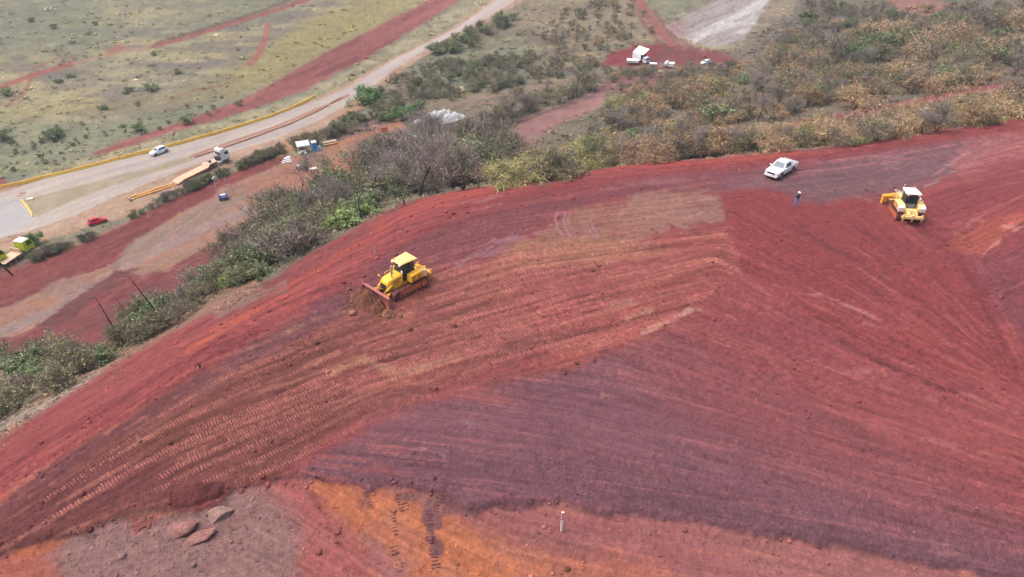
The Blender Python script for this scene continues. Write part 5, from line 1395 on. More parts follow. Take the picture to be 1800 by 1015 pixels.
    cab = PB().loft([[(x0, -hw, z), (x1, -hw * .82, z), (x1, hw * .82, z), (x0, hw, z)] for z, x0, x1, hw in [(cz0, -.98, .30, .52), (1.62, -1.01, .33, .58)]]).obj('cab', body if False else DARK, e, bevel=.02)
    P = PB()
    cor = [(-1.01, -.58), (.33, -.476), (.33, .476), (-1.01, .58)]; top = [(-.90, -.53), (.14, -.44), (.14, .44), (-.90, .53)]
    for (x0, y0), (x1, y1) in zip(cor, top): P.cyl((x0, y0, 1.6), (x1, y1, cz1), .035, seg=6)
    for s_ in (1, -1): P.cyl((-.35, s_ * .535, 1.05), (-.37, s_ * .49, cz1), .03, seg=6); P.cyl((-1.0, s_ * .585, 1.6), (.33, s_ * .48, 1.6), .025, seg=6)
    P.obj('cab_pillars', DARK, cab)
    P = PB()
    def q4(i, j, k0=.04):
        a, b, c_, d_ = Vector((*cor[i], 1.62)), Vector((*cor[j], 1.62)), Vector((*top[j], cz1)), Vector((*top[i], cz1))
        return (a.lerp(b, k0), b.lerp(a, k0), c_.lerp(d_, k0), d_.lerp(c_, k0))
    for i, j in ((0, 1), (1, 2), (2, 3), (3, 0)):
        P.quad(*q4(i, j))
    P.obj('cab_window', GLS, cab)
    P = PB()
    for s_ in (1, -1): P.box((-.05, s_ * .545, 1.36), (.56, .012, .5), (0, 0, -s_ * .078))
    P.obj('door_window', GLS, cab)
    PB().box((-.55, 0, 1.62), (.5, .5, .2)).box((-.8, 0, 1.95), (.14, .48, .62)).obj('seat', DARK, cab, bevel=.03)
    rf = PB().loft([[(-1.24, -.72, 2.66), (.36, -.60, 2.66), (.36, .60, 2.66), (-1.24, .72, 2.66)], [(-1.26, -.74, 2.74), (.46, -.62, 2.72), (.46, .62, 2.72), (-1.26, .74, 2.74)],
                    [(-1.05, -.58, 2.86), (.20, -.50, 2.84), (.20, .50, 2.84), (-1.05, .58, 2.86)]]).obj('roof', roof, e, bevel=.02)
    P = PB()
    for s_ in (1, -1): P.box((.46, s_ * .48, 2.62), (.1, .16, .1)); P.box((-1.22, s_ * .5, 2.6), (.08, .16, .1))
    P.obj('work_light', WHITE2, rf)
    PB().cyl((.3, -.4, 2.84), (.3, -.4, 2.98), .06, seg=8).obj('beacon', ORA, rf)
    PB().cyl((.36, .62, 2.2), (.55, .82, 2.25), .02, seg=5).box((.56, .84, 2.2), (.05, .18, .26)).obj('mirror', WHITE2, cab)
    PB().cyl((-1.1, -.6, 2.1), (-1.22, -.66, 2.25), .02, seg=5).ball((-1.24, -.67, 2.3), .11).obj('round_mirror', WHITE2, cab)
    # rear screen panel
    PB().box((-1.08, 0, 1.32), (.06, .86, .62)).box((-1.2, 0, 1.05), (.2, .8, .12)).obj('rear_grille', GREYP, e, bevel=.015)
    # blade with push frame
    P = PB()
    for s_ in (1, -1): P.box((1.55, s_ * .58, .5), (1.9, .16, .24))
    P.box((2.35, 0, .5), (.3, 1.3, .26)); P.obj('push_frame', body, e, bevel=.02)
    bl = bpy.data.objects.new('blade', None)
    cs = []
    H_, Wb = 1.0, 3.45
    prof = [(0.10, -.02), (0.00, .18), (-.05, .45), (-.05, .72), (.0, .95), (.10, H_)]
    back = [(p[0] - .07, p[1]) for p in prof][::-1]
    P = PB(); P.prism(prof + back, -Wb / 2, Wb / 2)
    for s_ in (1, -1): P.prism([(.12, -.02), (-.16, .0), (-.2, .8), (-.08, H_ + .0), (.12, H_ + .01)], s_ * Wb / 2 - .02, s_ * Wb / 2 + .03)
    bo_ = P.obj('blade', blade_mat, e)
    Mb = Matrix.Translation((2.72 + blade_dx, 0, .06)) @ Matrix.Rotation(blade_yaw, 4, 'Z')
    bo_.data.transform(Mb)
    P = PB(); P.box((-.16, 0, .28), (.12, Wb * .9, .16)); P.box((-.16, 0, .86), (.12, Wb * .9, .12))
    for k in range(-3, 4): P.box((-.13, k * .48, .55), (.1, .05, .6))
    P.box((.11, 0, 1.02), (.05, Wb, .035)); P.box((.12, 0, -.02), (.05, Wb, .08))
    rb_ = P.obj('blade_ribs', blade_mat, bo_, bevel=.01); rb_.data.transform(Mb)
    P = PB()
    for s_ in (1, -1):
        P.cyl((1.5, s_ * .62, 1.25), (2.05, s_ * .55, .95), .07, seg=8); P.cyl((2.05, s_ * .55, .95), (2.5, s_ * .5, .65), .04, seg=8)
        P.cyl((1.7, s_ * .62, .65), (2.48, s_ * 1.05, .62), .06, seg=8)
    P.obj('hydraulic_cylinder', body, e)
    # ripper
    P = PB()
    P.box((-2.0, 0, .95), (.34, 1.0, .30), (0, .2, 0))
    for s_ in (1, -1):
        P.box((-2.05, s_ * .36, 1.05), (.75, .12, .18), (0, -.25, 0)); P.box((-2.0, s_ * .40, .68), (.85, .1, .14), (0, .1, 0))
        P.cyl((-1.8, s_ * .2, 1.3), (-2.35, s_ * .2, .85), .07, seg=8)
    P.box((-2.45, 0, .78 + ripper_drop), (.26, 2.0, .26))
    P.cyl((-2.6, 0, .86 + ripper_drop), (-2.35, 0, .86 + ripper_drop), .2, seg=12)
    rp = P.obj('ripper_frame', body, e, bevel=.015)
    for k in (-1, 0, 1):
        PB().prism([(-2.62, 1.10 + ripper_drop), (-2.40, 1.10 + ripper_drop), (-2.40, .42 + ripper_drop), (-2.30, .14 + ripper_drop), (-2.46, .30 + ripper_drop), (-2.60, .5 + ripper_drop)], k * .85 - .04, k * .85 + .04).obj('shank', body, rp, bevel=.01)
    return e
d1 = bulldozer('yellow bulldozer pushing a heap of brown soil with its reddish blade', YEL, YEL_PALE, plain('rusty_red_blade', (176, 104, 96), .6, dirt=(140, 80, 74), var=.5, vs=3), 0.0, 0.0)
L1_ = seat_on(d1, (678, 522), (736, 492), 1.07)
d2 = bulldozer('pale yellow bulldozer seen from behind with angled blade and raised ripper', CREAM, plain('pale_cream_roof', (252, 240, 214), .5), plain('ochre_blade', (236, 178, 72), .5, dirt=(214, 150, 70), var=.4, vs=3), 0.38, 0.15)  # roof a paler cream than the body
L2_ = seat_on(d2, (1578, 361), (1598, 393), 1.1)
print('track lengths', L1_, L2_)
# heap of brown soil before the first blade
def soil_heap(name, label, px, py, rx, ry, h, c, yaw, seed, pos=None, n=56):
    p = pos or at(px, py)
    u = np.linspace(-1.15, 1.15, n); UX, UY = np.meshgrid(u, u)
    r_ = np.hypot(UX, UY)
    X = p.x + math.cos(yaw) * UX * rx - math.sin(yaw) * UY * ry; Y_ = p.y + math.sin(yaw) * UX * rx + math.cos(yaw) * UY * ry
    z = np.clip(1 - r_ ** 1.7, -.2, 1) ** 1.0
    z = np.where(r_ < 1, np.clip(1 - r_ ** 1.7, 0, 1), -.15 * (r_ - 1) * 3)
    nz = fbm(X + seed, Y_ - seed, .5, 4, 11) - .5
    Zz = height(X, Y_) + h * z * (1 + .9 * nz) + nz * .22 * (r_ < 1.05) - .03
    I_ = np.arange(n * n).reshape(n, n)
    F_ = np.stack([I_[:-1, :-1], I_[:-1, 1:], I_[1:, 1:], I_[1:, :-1]], -1).reshape(-1, 4)
    C = alb(c) * np.exp((nz * 1.3 + rng.standard_normal((n, n)) * .1))[..., None]
    me = mesh_np(name, np.stack([X, Y_, Zz], -1).reshape(-1, 3), F_, C.reshape(-1, 3)); me.materials.append(M_rock)
    o = link(bpy.data.objects.new(name, me)); tagged(o, label, 'soil heap'); return o
HC = None
hd = (d1.matrix_world.to_3x3() @ Vector((1, 0, 0)))
hp = d1.matrix_world @ Vector((3.38, -.3, 0)); 
soil_heap('soil_heap', 'clumpy brown soil heap in front of the first bulldozer blade', 0, 0, 1.15, 2.2, 1.35, (152, 98, 78), math.atan2(hd.y, hd.x), 3, pos=hp)
hp2 = d1.matrix_world @ Vector((3.3, 1.9, 0))
soil_heap('soil_heap', 'small spill of brown lumps beside the blade corner', 0, 0, .5, .6, .35, (176, 126, 92), 0, 9, pos=hp2, n=24)
soil_heap('soil_heap', 'round dark red dumped mound near the boulders', 345, 868, 1.9, 1.0, .30, (120, 62, 62), .3, 5)

cr = []
for ctr, sp_, n_c in ((hp, 1.5, 260), (hp2, .9, 110)):
    cr.append(np.stack([rng.normal(ctr.x, sp_ * .8, n_c), rng.normal(ctr.y, sp_ * .7, n_c)], 1))
cr = np.concatenate(cr); sc_c = rng.lognormal(-2.75, .5, len(cr))
scatter('heap_crumbs', np.stack([cr[:, 0], cr[:, 1], height(cr[:, 0], cr[:, 1]) + sc_c * .2], 1), rng.random(len(cr)) * 6.28, sc_c, CLOD, alb((168, 116, 90)) * np.exp(rng.standard_normal((len(cr), 1)) * .2), 'brown crumbs of earth around the pushed heap')
# ---------------------------------------------------------------- white double-cab pickup
def car_wheels(e, xs, y, r, w=.22):
    for x in xs:
        for s_ in (1, -1): wheel(e, (x, s_ * y, r), r, w)
def ring(x, hw, zb, zt, rr=.10):
    return [(x, -hw + rr * .5, zb), (x, hw - rr * .5, zb), (x, hw, zb + rr), (x, hw, zt - rr), (x, hw - rr, zt), (x, -hw + rr, zt), (x, -hw, zt - rr), (x, -hw, zb + rr)]
def pickup():
    e = empty('pickup_truck', 'white double cab pickup truck parked on the grey earth near the hedge', 'pickup truck')
    b = PB()
    b.loft([ring(2.66, .70, .42, .72), ring(2.60, .86, .36, .88), ring(2.3, .92, .36, 1.02), ring(1.2, .93, .36, 1.12), ring(.9, .93, .36, 1.14), ring(-.95, .93, .38, 1.14)])
    body = b.obj('body', WHITE, e, smooth=False, bevel=.015)
    # cargo bed: floor, sides, tailgate
    bed = PB()
    for s_ in (1, -1): bed.box((-1.78, s_ * .88, .82), (1.68, .10, .62))
    bed.box((-1.0, 0, .82), (.06, 1.72, .62)); bed.box((-1.78, 0, .52), (1.68, 1.74, .12))
    bo2 = bed.obj('cargo_bed', WHITE, e, bevel=.02)
    PB().box((-2.64, 0, .84), (.07, 1.86, .62)).obj('tailgate', WHITE, e, bevel=.02)
    PB().box((-1.8, 0, .595), (1.56, 1.64, .02)).box((-1.07, 0, .86), (.02, 1.64, .5)).box((-1.8, .80, .86), (1.56, .02, .5)).box((-1.8, -.80, .86), (1.56, .02, .5)).obj('bed_liner', plain('dark_bed_liner', (66, 66, 62), .8, var=.4), bo2)
    P = PB()
    for s_ in (1, -1): P.cyl((-1.1, s_ * .84, 1.2), (-2.5, s_ * .86, 1.2), .025, seg=6)
    P.cyl((-1.1, -.8, 1.52), (-1.1, .8, 1.52), .03, seg=6); P.cyl((-1.1, .8, 1.1), (-1.1, .8, 1.52), .03, seg=6); P.cyl((-1.1, -.8, 1.1), (-1.1, -.8, 1.52), .03, seg=6)
    P.obj('bed_rail', WHITE2, bo2)
    base = [(-.95, .90), (1.12, .90)]
    lo = [(1.14, -.86, 1.12), (1.14, .86, 1.12), (-.98, .88, 1.12), (-.98, -.88, 1.12)]
    hi = [(.42, -.66, 1.70), (.42, .66, 1.70), (-.78, .70, 1.72), (-.78, -.70, 1.72)]
    top = [(.25, -.58, 1.77), (.25, .58, 1.77), (-.70, .60, 1.78), (-.70, -.60, 1.78)]
    cab = PB().loft([lo, hi, top]).obj('cabin', WHITE2, e, bevel=.03)
    lo, hi = [Vector(p) for p in lo], [Vector(p) for p in hi]
    def pane(i, j, a, b_, c_, d_, off):
        L0, L1, H0, H1 = lo[i], lo[j], hi[i], hi[j]
        def pt(u, v): return L0.lerp(L1, u).lerp(H0.lerp(H1, u), v)
        n_ = (L1 - L0).cross(H0 - L0).normalized() * off
        return [pt(a, c_) + n_, pt(b_, c_) + n_, pt(b_, d_) + n_, pt(a, d_) + n_]
    def win(nm, mat, *args):
        q = pane(*args, .012); 
        q2 = pane(*args, -.012)
        if (q[0] - Vector((0, 0, 1.4))).length < (q2[0] - Vector((0, 0, 1.4))).length: q, q2 = q2, q
        PB()._add(q + q2, [(0, 1, 2, 3), (7, 6, 5, 4), (0, 4, 5, 1), (1, 5, 6, 2), (2, 6, 7, 3), (3, 7, 4, 0)]).obj(nm, mat, cab)
    win('windscreen', WGL, 0, 1, .07, .93, .06, .94)
    win('rear_window', GLS, 2, 3, .1, .9, .15, .85)
    for i, j in ((1, 2), (3, 0)):
        if i == 1:
            win('side_window', GLS, i, j, .24, .50, .10, .84); win('side_window', GLS, i, j, .54, .88, .10, .84)
        else:
            win('side_window', GLS, i, j, .50, .76, .10, .84); win('side_window', GLS, i, j, .12, .46, .10, .84)
    PB().box((2.655, 0, .80), (.05, 1.02, .20)).box((2.66, 0, .53), (.05, 1.0, .10)).obj('grille', DARK, e)
    for s_ in (1, -1):
        PB().box((2.56, s_ * .74, .86), (.16, .26, .16), (0, 0, -s_ * .35)).obj('headlight', plain('lamp_glass', (190, 200, 206), .2), e, bevel=.02)
        PB().box((.95, s_ * 1.03, 1.2), (.12, .2, .16)).obj('side_mirror', WHITE2, e, bevel=.02)
        PB().box((-2.66, s_ * .84, .9), (.05, .12, .3)).obj('tail_light', plain('red_lamp', (170, 30, 30), .4), e)
        P = PB()
        for x in (1.62, -1.48):
            P.cyl((x, s_ * .80, .42), (x, s_ * .945, .42), .47, seg=18)
        P.obj('wheel_arch', BLACK, e)
        PB().box((.0, s_ * .95, .42), (2.2, .10, .06)).obj('side_step', DARK, e)
    PB().box((2.68, 0, .46), (.16, 1.7, .22)).obj('front_bumper', WHITE, e, bevel=.04)
    PB().box((-2.72, 0, .45), (.14, 1.6, .16)).obj('rear_bumper', STEEL, e, bevel=.03)
    car_wheels(e, (1.62, -1.48), .84, .39, .25)
    return e
pk = pickup()
print('pickup', seat_on(pk, (1352, 316), (1389, 295), .98))
# ---------------------------------------------------------------- worker on foot
def wcol(v):
    x, y, z = v
    if z > 1.50: return (150, 108, 88)
    if z > .93 and abs(y) < .235 or z > 1.16: return (66, 74, 62)
    if abs(y) > .2 and z < 1.0 and z > .7: return (166, 120, 98)
    if z > .14: return (110, 150, 214)
    return (150, 84, 74)
wp = at(1398, 363)
person('worker in a dark green shirt, blue trousers and white hard hat standing on the fill', wcol, WHITE2, wp, math.radians(-70), scale=1.04)
def opcol(v):
    x, y, z = v
    if z > 1.50: return (140, 100, 82)
    if z > 1.0: return (190, 210, 60)
    return (60, 70, 90)
for dz, lb in ((d1, 'operator in the cab of the bulldozer pushing the heap'), (d2, 'operator in a yellow green vest in the cab of the pale bulldozer')):
    M = dz.matrix_world
    q = M @ Vector((-.55, 0, .82)); hv = M.to_3x3() @ Vector((1, 0, 0))
    person(lb, opcol, plain('yellow_hat', (226, 200, 60)) if dz is d1 else WHITE2, q, math.atan2(hv.y, hv.x), seat=True, scale=.95)

# ---------------------------------------------------------------- vehicles on the highway and beyond
def hatchback(label, paint_m):
    e = empty('car', label, 'car')
    b = PB(); b.loft([ring(2.0, .62, .35, .62), ring(1.9, .78, .28, .78), ring(1.2, .83, .26, .92), ring(0, .85, .26, .96), ring(-1.6, .83, .26, .98), ring(-1.95, .76, .32, .92)]).obj('body', paint_m, e, bevel=.02)
    lo = [(1.05, -.76, .93), (1.05, .76, .93), (-1.85, .74, .96), (-1.85, -.74, .96)]
    hi = [(.28, -.60, 1.42), (.28, .60, 1.42), (-1.35, .60, 1.44), (-1.35, -.60, 1.44)]
    c = PB().loft([lo, hi, [(.1, -.5, 1.48), (.1, .5, 1.48), (-1.2, .5, 1.5), (-1.2, -.5, 1.5)]]).obj('cabin', paint_m, e, bevel=.02)
    V = [Vector(p) for p in lo], [Vector(p) for p in hi]
    def pt(i, j, u, v): return V[0][i].lerp(V[0][j], u).lerp(V[1][i].lerp(V[1][j], u), v)
    for nm, i, j, rng_, mt in (('windscreen', 0, 1, (.08, .92), WGL), ('side_window', 1, 2, (.2, .85), GLS), ('side_window', 3, 0, (.15, .8), GLS), ('rear_window', 2, 3, (.1, .9), GLS)):
        n_ = (V[0][j] - V[0][i]).cross(V[1][i] - V[0][i]).normalized() * .012
        if (pt(i, j, .5, .5) + n_ - Vector((-.4, 0, 1.1))).length < (pt(i, j, .5, .5) - n_ - Vector((-.4, 0, 1.1))).length: n_ = -n_
        q = [pt(i, j, rng_[0], .12) + n_, pt(i, j, rng_[1], .12) + n_, pt(i, j, rng_[1], .88) + n_, pt(i, j, rng_[0], .88) + n_]
        PB()._add(q + [p - n_ * 1.5 for p in q], [(0, 1, 2, 3), (7, 6, 5, 4), (0, 4, 5, 1), (1, 5, 6, 2), (2, 6, 7, 3), (3, 7, 4, 0)]).obj(nm, mt, c)
    for s_ in (1, -1):
        PB().box((1.93, s_ * .58, .68), (.1, .26, .12)).obj('headlight', plain('lamp_glass', (190, 200, 206)), e)
        P = PB()
        for x in (1.28, -1.3): P.cyl((x, s_ * .74, .32), (x, s_ * .858, .32), .36, seg=16)
        P.obj('wheel_arch', BLACK, e)
    car_wheels(e, (1.28, -1.3), .77, .30, .19)
    return e
SILV = plain('silver_white_paint', (222, 226, 232), .3)
hb = hatchback('silver white hatchback driving on the highway beside the yellow barrier', SILV)
seat_on(hb, (270, 274), (291, 266), 1.02)
def tractor(label, paint_m, roofdef=True):
    e = empty('tractor_truck', label, 'truck')
    P = PB(); P.loft([[(.0, -1.2, .95), (2.3, -1.2, .75), (2.3, 1.2, .75), (.0, 1.2, .95)], [(.0, -1.22, 2.4), (2.35, -1.22, 2.1), (2.35, 1.22, 2.1), (.0, 1.22, 2.4)], [(.02, -1.2, 3.1), (2.1, -1.15, 3.0), (2.1, 1.15, 3.0), (.02, 1.2, 3.1)], [(.1, -1.05, 3.75), (1.3, -1.0, 3.65), (1.3, 1.0, 3.65), (.1, 1.05, 3.75)]])
    cab = P.obj('cab', paint_m, e, bevel=.06)
    PB().quad((2.365, -1.05, 2.12), (2.365, 1.05, 2.12), (2.17, 1.0, 2.92), (2.17, -1.0, 2.92)).quad((2.345, 1.05, 2.12), (2.345, -1.05, 2.12), (2.15, -1.0, 2.92), (2.15, 1.0, 2.92)).obj('windscreen', GLS, cab)
    P = PB()
    for s_ in (1, -1): P.box((1.55, s_ * 1.225, 2.45), (1.0, .02, .66))
    P.obj('side_window', GLS, cab)
    PB().box((.1, 0, 2.0), (.2, 2.1, 1.9)).obj('cab_rear', DARK, cab)
    PB().box((.9, 0, 3.78), (.5, .7, .06)).obj('roof_hatch', GREYP, cab)
    PB().box((2.38, 0, 1.15), (.08, 1.6, .7)).obj('grille', GREYP, e); PB().box((2.35, 0, .6), (.3, 2.4, .4)).obj('bumper', paint_m, e, bevel=.05)
    P = PB()
    for s_ in (1, -1): P.box((-1.8, s_ * .42, .85), (5.2, .1, .28))
    for k in range(5): P.box((-.2 - k * .95, 0, .85), (.1, .8, .2))
    P.box((-2.9, 0, 1.08), (1.0, .9, .12)); P.obj('chassis', STEEL, e)
    for s_ in (1, -1):
        PB().box((-.7, s_ * .95, .75), (1.2, .55, .55)).obj('fuel_tank', plain('pale_alloy', (206, 200, 196), .4), e, bevel=.06)
        PB().prism([(-3.9, .95), (-3.6, 1.25), (-2.9, 1.25), (-2.6, 1.25), (-1.9, 1.2), (-1.8, 1.1), (-1.8, 1.15), (-2.0, 1.28), (-3.7, 1.33), (-4.0, .98)], s_ * .75, s_ * 1.2).obj('mudguard', WHITE2, e)
    PB().box((-.5, 0, 1.4), (.3, 1.6, .9)).obj('air_tank_rack', DARK, e)
    for x in (1.35, -2.3, -3.4):
        for s_ in (1, -1): wheel(e, (x, s_ * 1.0, .5), .5, .34)
    return e
tt = tractor('white cab over tractor truck with roof deflector coupled to a low trailer', WHITE2)
a_, b_ = (402, 281), (372, 293)
seat_on(tt, a_, b_, .92, tilt=False)
def lowbed():
    e = empty('lowbed_trailer', 'sand coloured lowbed trailer with loading ramps behind the white tractor', 'trailer')
    SAND = plain('dusty_deck', (206, 176, 150), .8, dirt=(196, 140, 108), var=.6, vs=1.5)
    PB().box((5.3, 0, 1.35), (2.6, 2.3, .3)).prism([(4.1, 1.2), (4.1, 1.5), (3.5, .95), (3.5, .65)], -1.15, 1.15).obj('gooseneck', SAND, e, bevel=.03)
    dk = PB().box((-.6, 0, .82), (8.2, 2.6, .22)).obj('deck', SAND, e, bevel=.02)
    for k in range(9):
        PB().box((-4.2 + k * .9, 0, .95), (.82, 2.5, .05)).obj('plank', WOODM if k % 2 else SAND, dk)
    P = PB()
    for s_ in (1, -1): P.box((-.6, s_ * 1.33, .80), (8.3, .08, .3))
    P.obj('side_beam', plain('orange_brown_beam', (196, 120, 84), .7), e)
    PB().prism([(-4.7, .93), (-6.4, .55), (-6.4, .35), (-4.7, .6)], -1.3, 1.3).obj('beaver_tail', SAND, e)
    for s_ in (1, -1):
        P = PB()
        for q in (-.35, .35): P.cyl((-6.3, s_ * .8 + q, .5), (-8.1, s_ * .8 + q, .08), .06, seg=6)
        for k in range(6): P.cyl((-6.5 - k * .3, s_ * .8 - .35, .46 - k * .07), (-6.5 - k * .3, s_ * .8 + .35, .46 - k * .07), .035, seg=5)
        P.obj('ramp', plain('dusty_steel_ramp', (200, 160, 140), .7), e)
    PB().box((5.2, .5, 1.72), (.9, .7, .42)).obj('tool_box', plain('grey_box', (150, 146, 130), .6), e, bevel=.03)
    for x in (-2.6, -3.7, -4.8 + .3):
        for s_ in (1, -1): wheel(e, (x, s_ * 1.0, .42), .42, .34)
    PB().cyl((4.9, -.6, 1.5), (4.9, .1, 1.5), .32, seg=14).obj('spare_wheel', BLACK, e)
    return e
lb_ = lowbed(); seat_on(lb_, (370, 295), (318, 320), .82, tilt=False)
# long yellow loading beams lying behind the trailer
def beam_pair():
    e = empty('steel_beams', 'pair of long yellow steel beams lying on the shoulder behind the trailer', 'steel beams')
    a, b = at(322, 320), at(228, 352)
    v = b - a; n = Vector((-v.y, v.x, 0)).normalized()
    for s_ in (.45, -.45):
        P = PB(); st_ = []
        for k in range(9):
            p = a + v * k / 8 + n * s_; p.z = float(height(np.array([p.x]), np.array([p.y]))[0])
            st_.append([(p + n * q * .09) + Vector((0, 0, z)) for q, z in ((-1, .02), (1, .02), (1, .32), (-1, .32))])
        P.loft(st_); P.obj('beam', plain('faded_yellow_steel', (244, 186, 96), .6, dirt=(226, 150, 90), var=.4), e)
    P = PB()
    for k in range(4):
        p = a + v * (k + .2) / 3.4; p.z = float(height(np.array([p.x]), np.array([p.y]))[0]); P.box(p + Vector((0, 0, .1)), (.12, 1.3, .1), (0, 0, math.atan2(n.y, n.x) - math.pi / 2))
    P.obj('timber_packer', WOODM, e)
    P = PB(); p = b + n * .2; P.box(p + Vector((0, 0, .3)), (.3, 1.2, .6), (0, 0, math.atan2(n.y, n.x) - math.pi / 2)); P.obj('end_plate', STEEL, e)
beam_pair()
LIME = plain('lime_yellow_paint', (200, 214, 30), .45, var=.2)
def lime_truck(label, parts_):
    e = empty('lime_truck', label, 'truck')
    P = PB(); P.loft([[(0, -1.1, .9), (1.9, -1.1, .8), (1.9, 1.1, .8), (0, 1.1, .9)], [(0, -1.12, 1.8), (2.0, -1.12, 1.7), (2.0, 1.12, 1.7), (0, 1.12, 1.8)], [(.1, -1.0, 2.7), (1.6, -.98, 2.65), (1.6, .98, 2.65), (.1, 1.0, 2.7)]])
    cab = P.obj('cab', LIME, e, bevel=.05)
    PB().quad((2.01, -.95, 1.75), (2.01, .95, 1.75), (1.68, .88, 2.55), (1.68, -.88, 2.55)).obj('windscreen', GLS, cab)
    P = PB()
    for s_ in (1, -1): P.quad((.6, s_ * 1.135, 1.75), (1.8, s_ * 1.14, 1.75), (1.5, s_ * 1.02, 2.5), (.7, s_ * 1.03, 2.5))
    P.obj('side_window', GLS, cab)
    PB().box((.8, 0, 2.75), (1.5, 1.9, .08)).obj('roof', WHITE2, cab)
    PB().box((-2.2, 0, .85), (4.6, .9, .25)).obj('chassis', DARK, e)
    if parts_ == 'flat':
        PB().box((-2.6, 0, 1.15), (3.8, 2.2, .14)).box((-.9, 0, 1.6), (.15, 2.1, .9)).obj('flat_deck', plain('sandy_deck', (214, 180, 150), .8), e)
    else:
        PB().box((-2.4, 0, 1.7), (3.9, 2.3, 1.3)).obj('service_body', LIME, e, bevel=.04); PB().box((-2.4, 0, 2.38), (3.7, 2.1, .06)).box((-1.5, 0, 2.5), (.9, .9, .2)).obj('service_roof', WHITE2, e)
    for x in (1.1, -2.4, -3.5):
        for s_ in (1, -1): wheel(e, (x, s_ * .95, .48), .48, .32)
    return e
t1 = lime_truck('lime yellow truck cab with white roof facing the round tree', 'flat'); seat_on(t1, (52, 443), (30, 454), 1.0, tilt=False)
t2 = lime_truck('lime yellow service truck with white roof at the picture edge', 'box'); seat_on(t2, (10, 458), (-26, 474), .95, tilt=False)
# red car half hidden in roadside scrub
rb = hatchback('small bright red car partly hidden by the roadside shrubs', plain('bright_red_paint', (214, 34, 56), .4)); seat_on(rb, (184, 390), (160, 397), .85)

# ---------------------------------------------------------------- barriers along the highway
def strip_thing(name, label, cat, pts, w, h, mat, piece, gap=.06, rail=None):
    e = empty(name, label, cat)
    X, Y_ = hit([p[0] for p in pts], [p[1] for p in pts])
    Q = resample(np.stack([X, Y_], 1), piece)
    e.location = (Q[0][0], Q[0][1], float(height(Q[:1, 0], Q[:1, 1])[0]))
    bpy.context.view_layer.update()
    inv = Vector(e.location)
    for a, b in zip(Q[:-1], Q[1:]):
        P = PB(); st_ = []
        v = Vector((b[0] - a[0], b[1] - a[1], 0)); L = v.length; v.normalize(); n = Vector((-v.y, v.x, 0))
        for t in (gap / 2, L - gap / 2):
            x, y = a[0] + v.x * t, a[1] + v.y * t; z = float(height(np.array([x]), np.array([y]))[0])
            c = Vector((x, y, z)) - inv
            st_.append([c + n * q * w / 2 + Vector((0, 0, zz * h)) for q, zz in ((-1, -.1), (1, -.1), (.95, .22), (.45, .45), (.38, 1), (-.38, 1), (-.45, .45), (-.95, .22))])
        P.loft(st_).obj(piece_name[name], mat, e)
    return e
piece_name = {'yellow_barrier': 'barrier_segment', 'rusty_barrier': 'barrier_segment', 'yellow_kerb': 'kerb_segment'}
YB = plain('barrier_yellow', (250, 204, 84), .6, dirt=(206, 150, 66), var=.5, vs=1.5)
strip_thing('yellow_barrier', 'long yellow barrier running along the far side of the highway', 'barrier', [(-40, 343), (0, 331), (60, 318), (120, 304), (200, 283), (280, 263), (360, 241), (420, 224), (480, 205), (530, 184), (562, 168)], .38, .62, YB, 4.0)
strip_thing('rusty_barrier', 'low rusty orange barrier in the highway median', 'barrier', [(342, 278), (400, 258), (450, 241), (500, 223), (560, 196), (606, 170)], .25, .32, plain('rust_orange', (196, 136, 108), .7, var=.5, vs=2), 4.0)
strip_thing('yellow_kerb', 'curved yellow kerb at the blunt end of the sandy median', 'kerb', [(38, 353), (44, 359), (50, 366), (55, 374), (59, 383)], .35, .45, YB, 1.2)
# ---------------------------------------------------------------- worksite things
def stand(e, px, py, yaw=0, scale=1.0):
    e.location = at(px, py); e.rotation_euler = (0, 0, yaw); e.scale = (scale,) * 3
g_ = empty('canopy_tent', 'white canopy tent on four legs beside the blue toilet', 'canopy')
P = PB(); P.loft([[(-1.5, -1.5, 2.1), (1.5, -1.5, 2.1), (1.5, 1.5, 2.1), (-1.5, 1.5, 2.1)], [(-1.5, -1.5, 2.4), (1.5, -1.5, 2.4), (1.5, 1.5, 2.4), (-1.5, 1.5, 2.4)], [(-.2, -.2, 2.95), (.2, -.2, 2.95), (.2, .2, 2.95), (-.2, .2, 2.95)]]).obj('canopy', WHITE2, g_)
for x in (1, -1):
    for y in (1, -1): PB().cyl((x * 1.42, y * 1.42, 0), (x * 1.42, y * 1.42, 2.15), .06, seg=6).obj('leg', WHITE2, g_)
stand(g_, 535, 268, .4, .95)
tb = empty('plastic_table', 'white plastic table standing under the canopy tent', 'table')
PB().box((0, 0, .74), (1.1, .8, .05)).obj('tabletop', WHITE2, tb)
for x in (1, -1):
    for y in (1, -1): PB().cyl((x * .45, y * .32, 0), (x * .5, y * .36, .72), .03, seg=5).obj('leg', WHITE2, tb)
stand(tb, 533, 271, .4)
for px_, py_ in ((527, 272), (538, 272)):
    ch = empty('plastic_chair', 'white plastic chair %s the table under the canopy tent' % ('west of' if px_ < 530 else 'east of'), 'chair')
    PB().box((0, 0, .43), (.45, .45, .04)).obj('seat', WHITE2, ch); PB().box((-.22, 0, .68), (.04, .45, .45)).obj('backrest', WHITE2, ch)
    for x in (1, -1):
        for y in (1, -1): PB().cyl((x * .18, y * .18, 0), (x * .18, y * .18, .42), .025, seg=5).obj('leg', WHITE2, ch)
    stand(ch, px_, py_, R.random() * 6)
t_ = empty('portable_toilet', 'blue portable toilet with white domed roof next to the canopy tent', 'portable toilet')
PB().box((0, 0, .12), (1.15, 1.15, .12)).obj('base', WHITE2, t_); PB().box((0, 0, 1.15), (1.08, 1.08, 1.95)).obj('walls', BLUE, t_, bevel=.04)
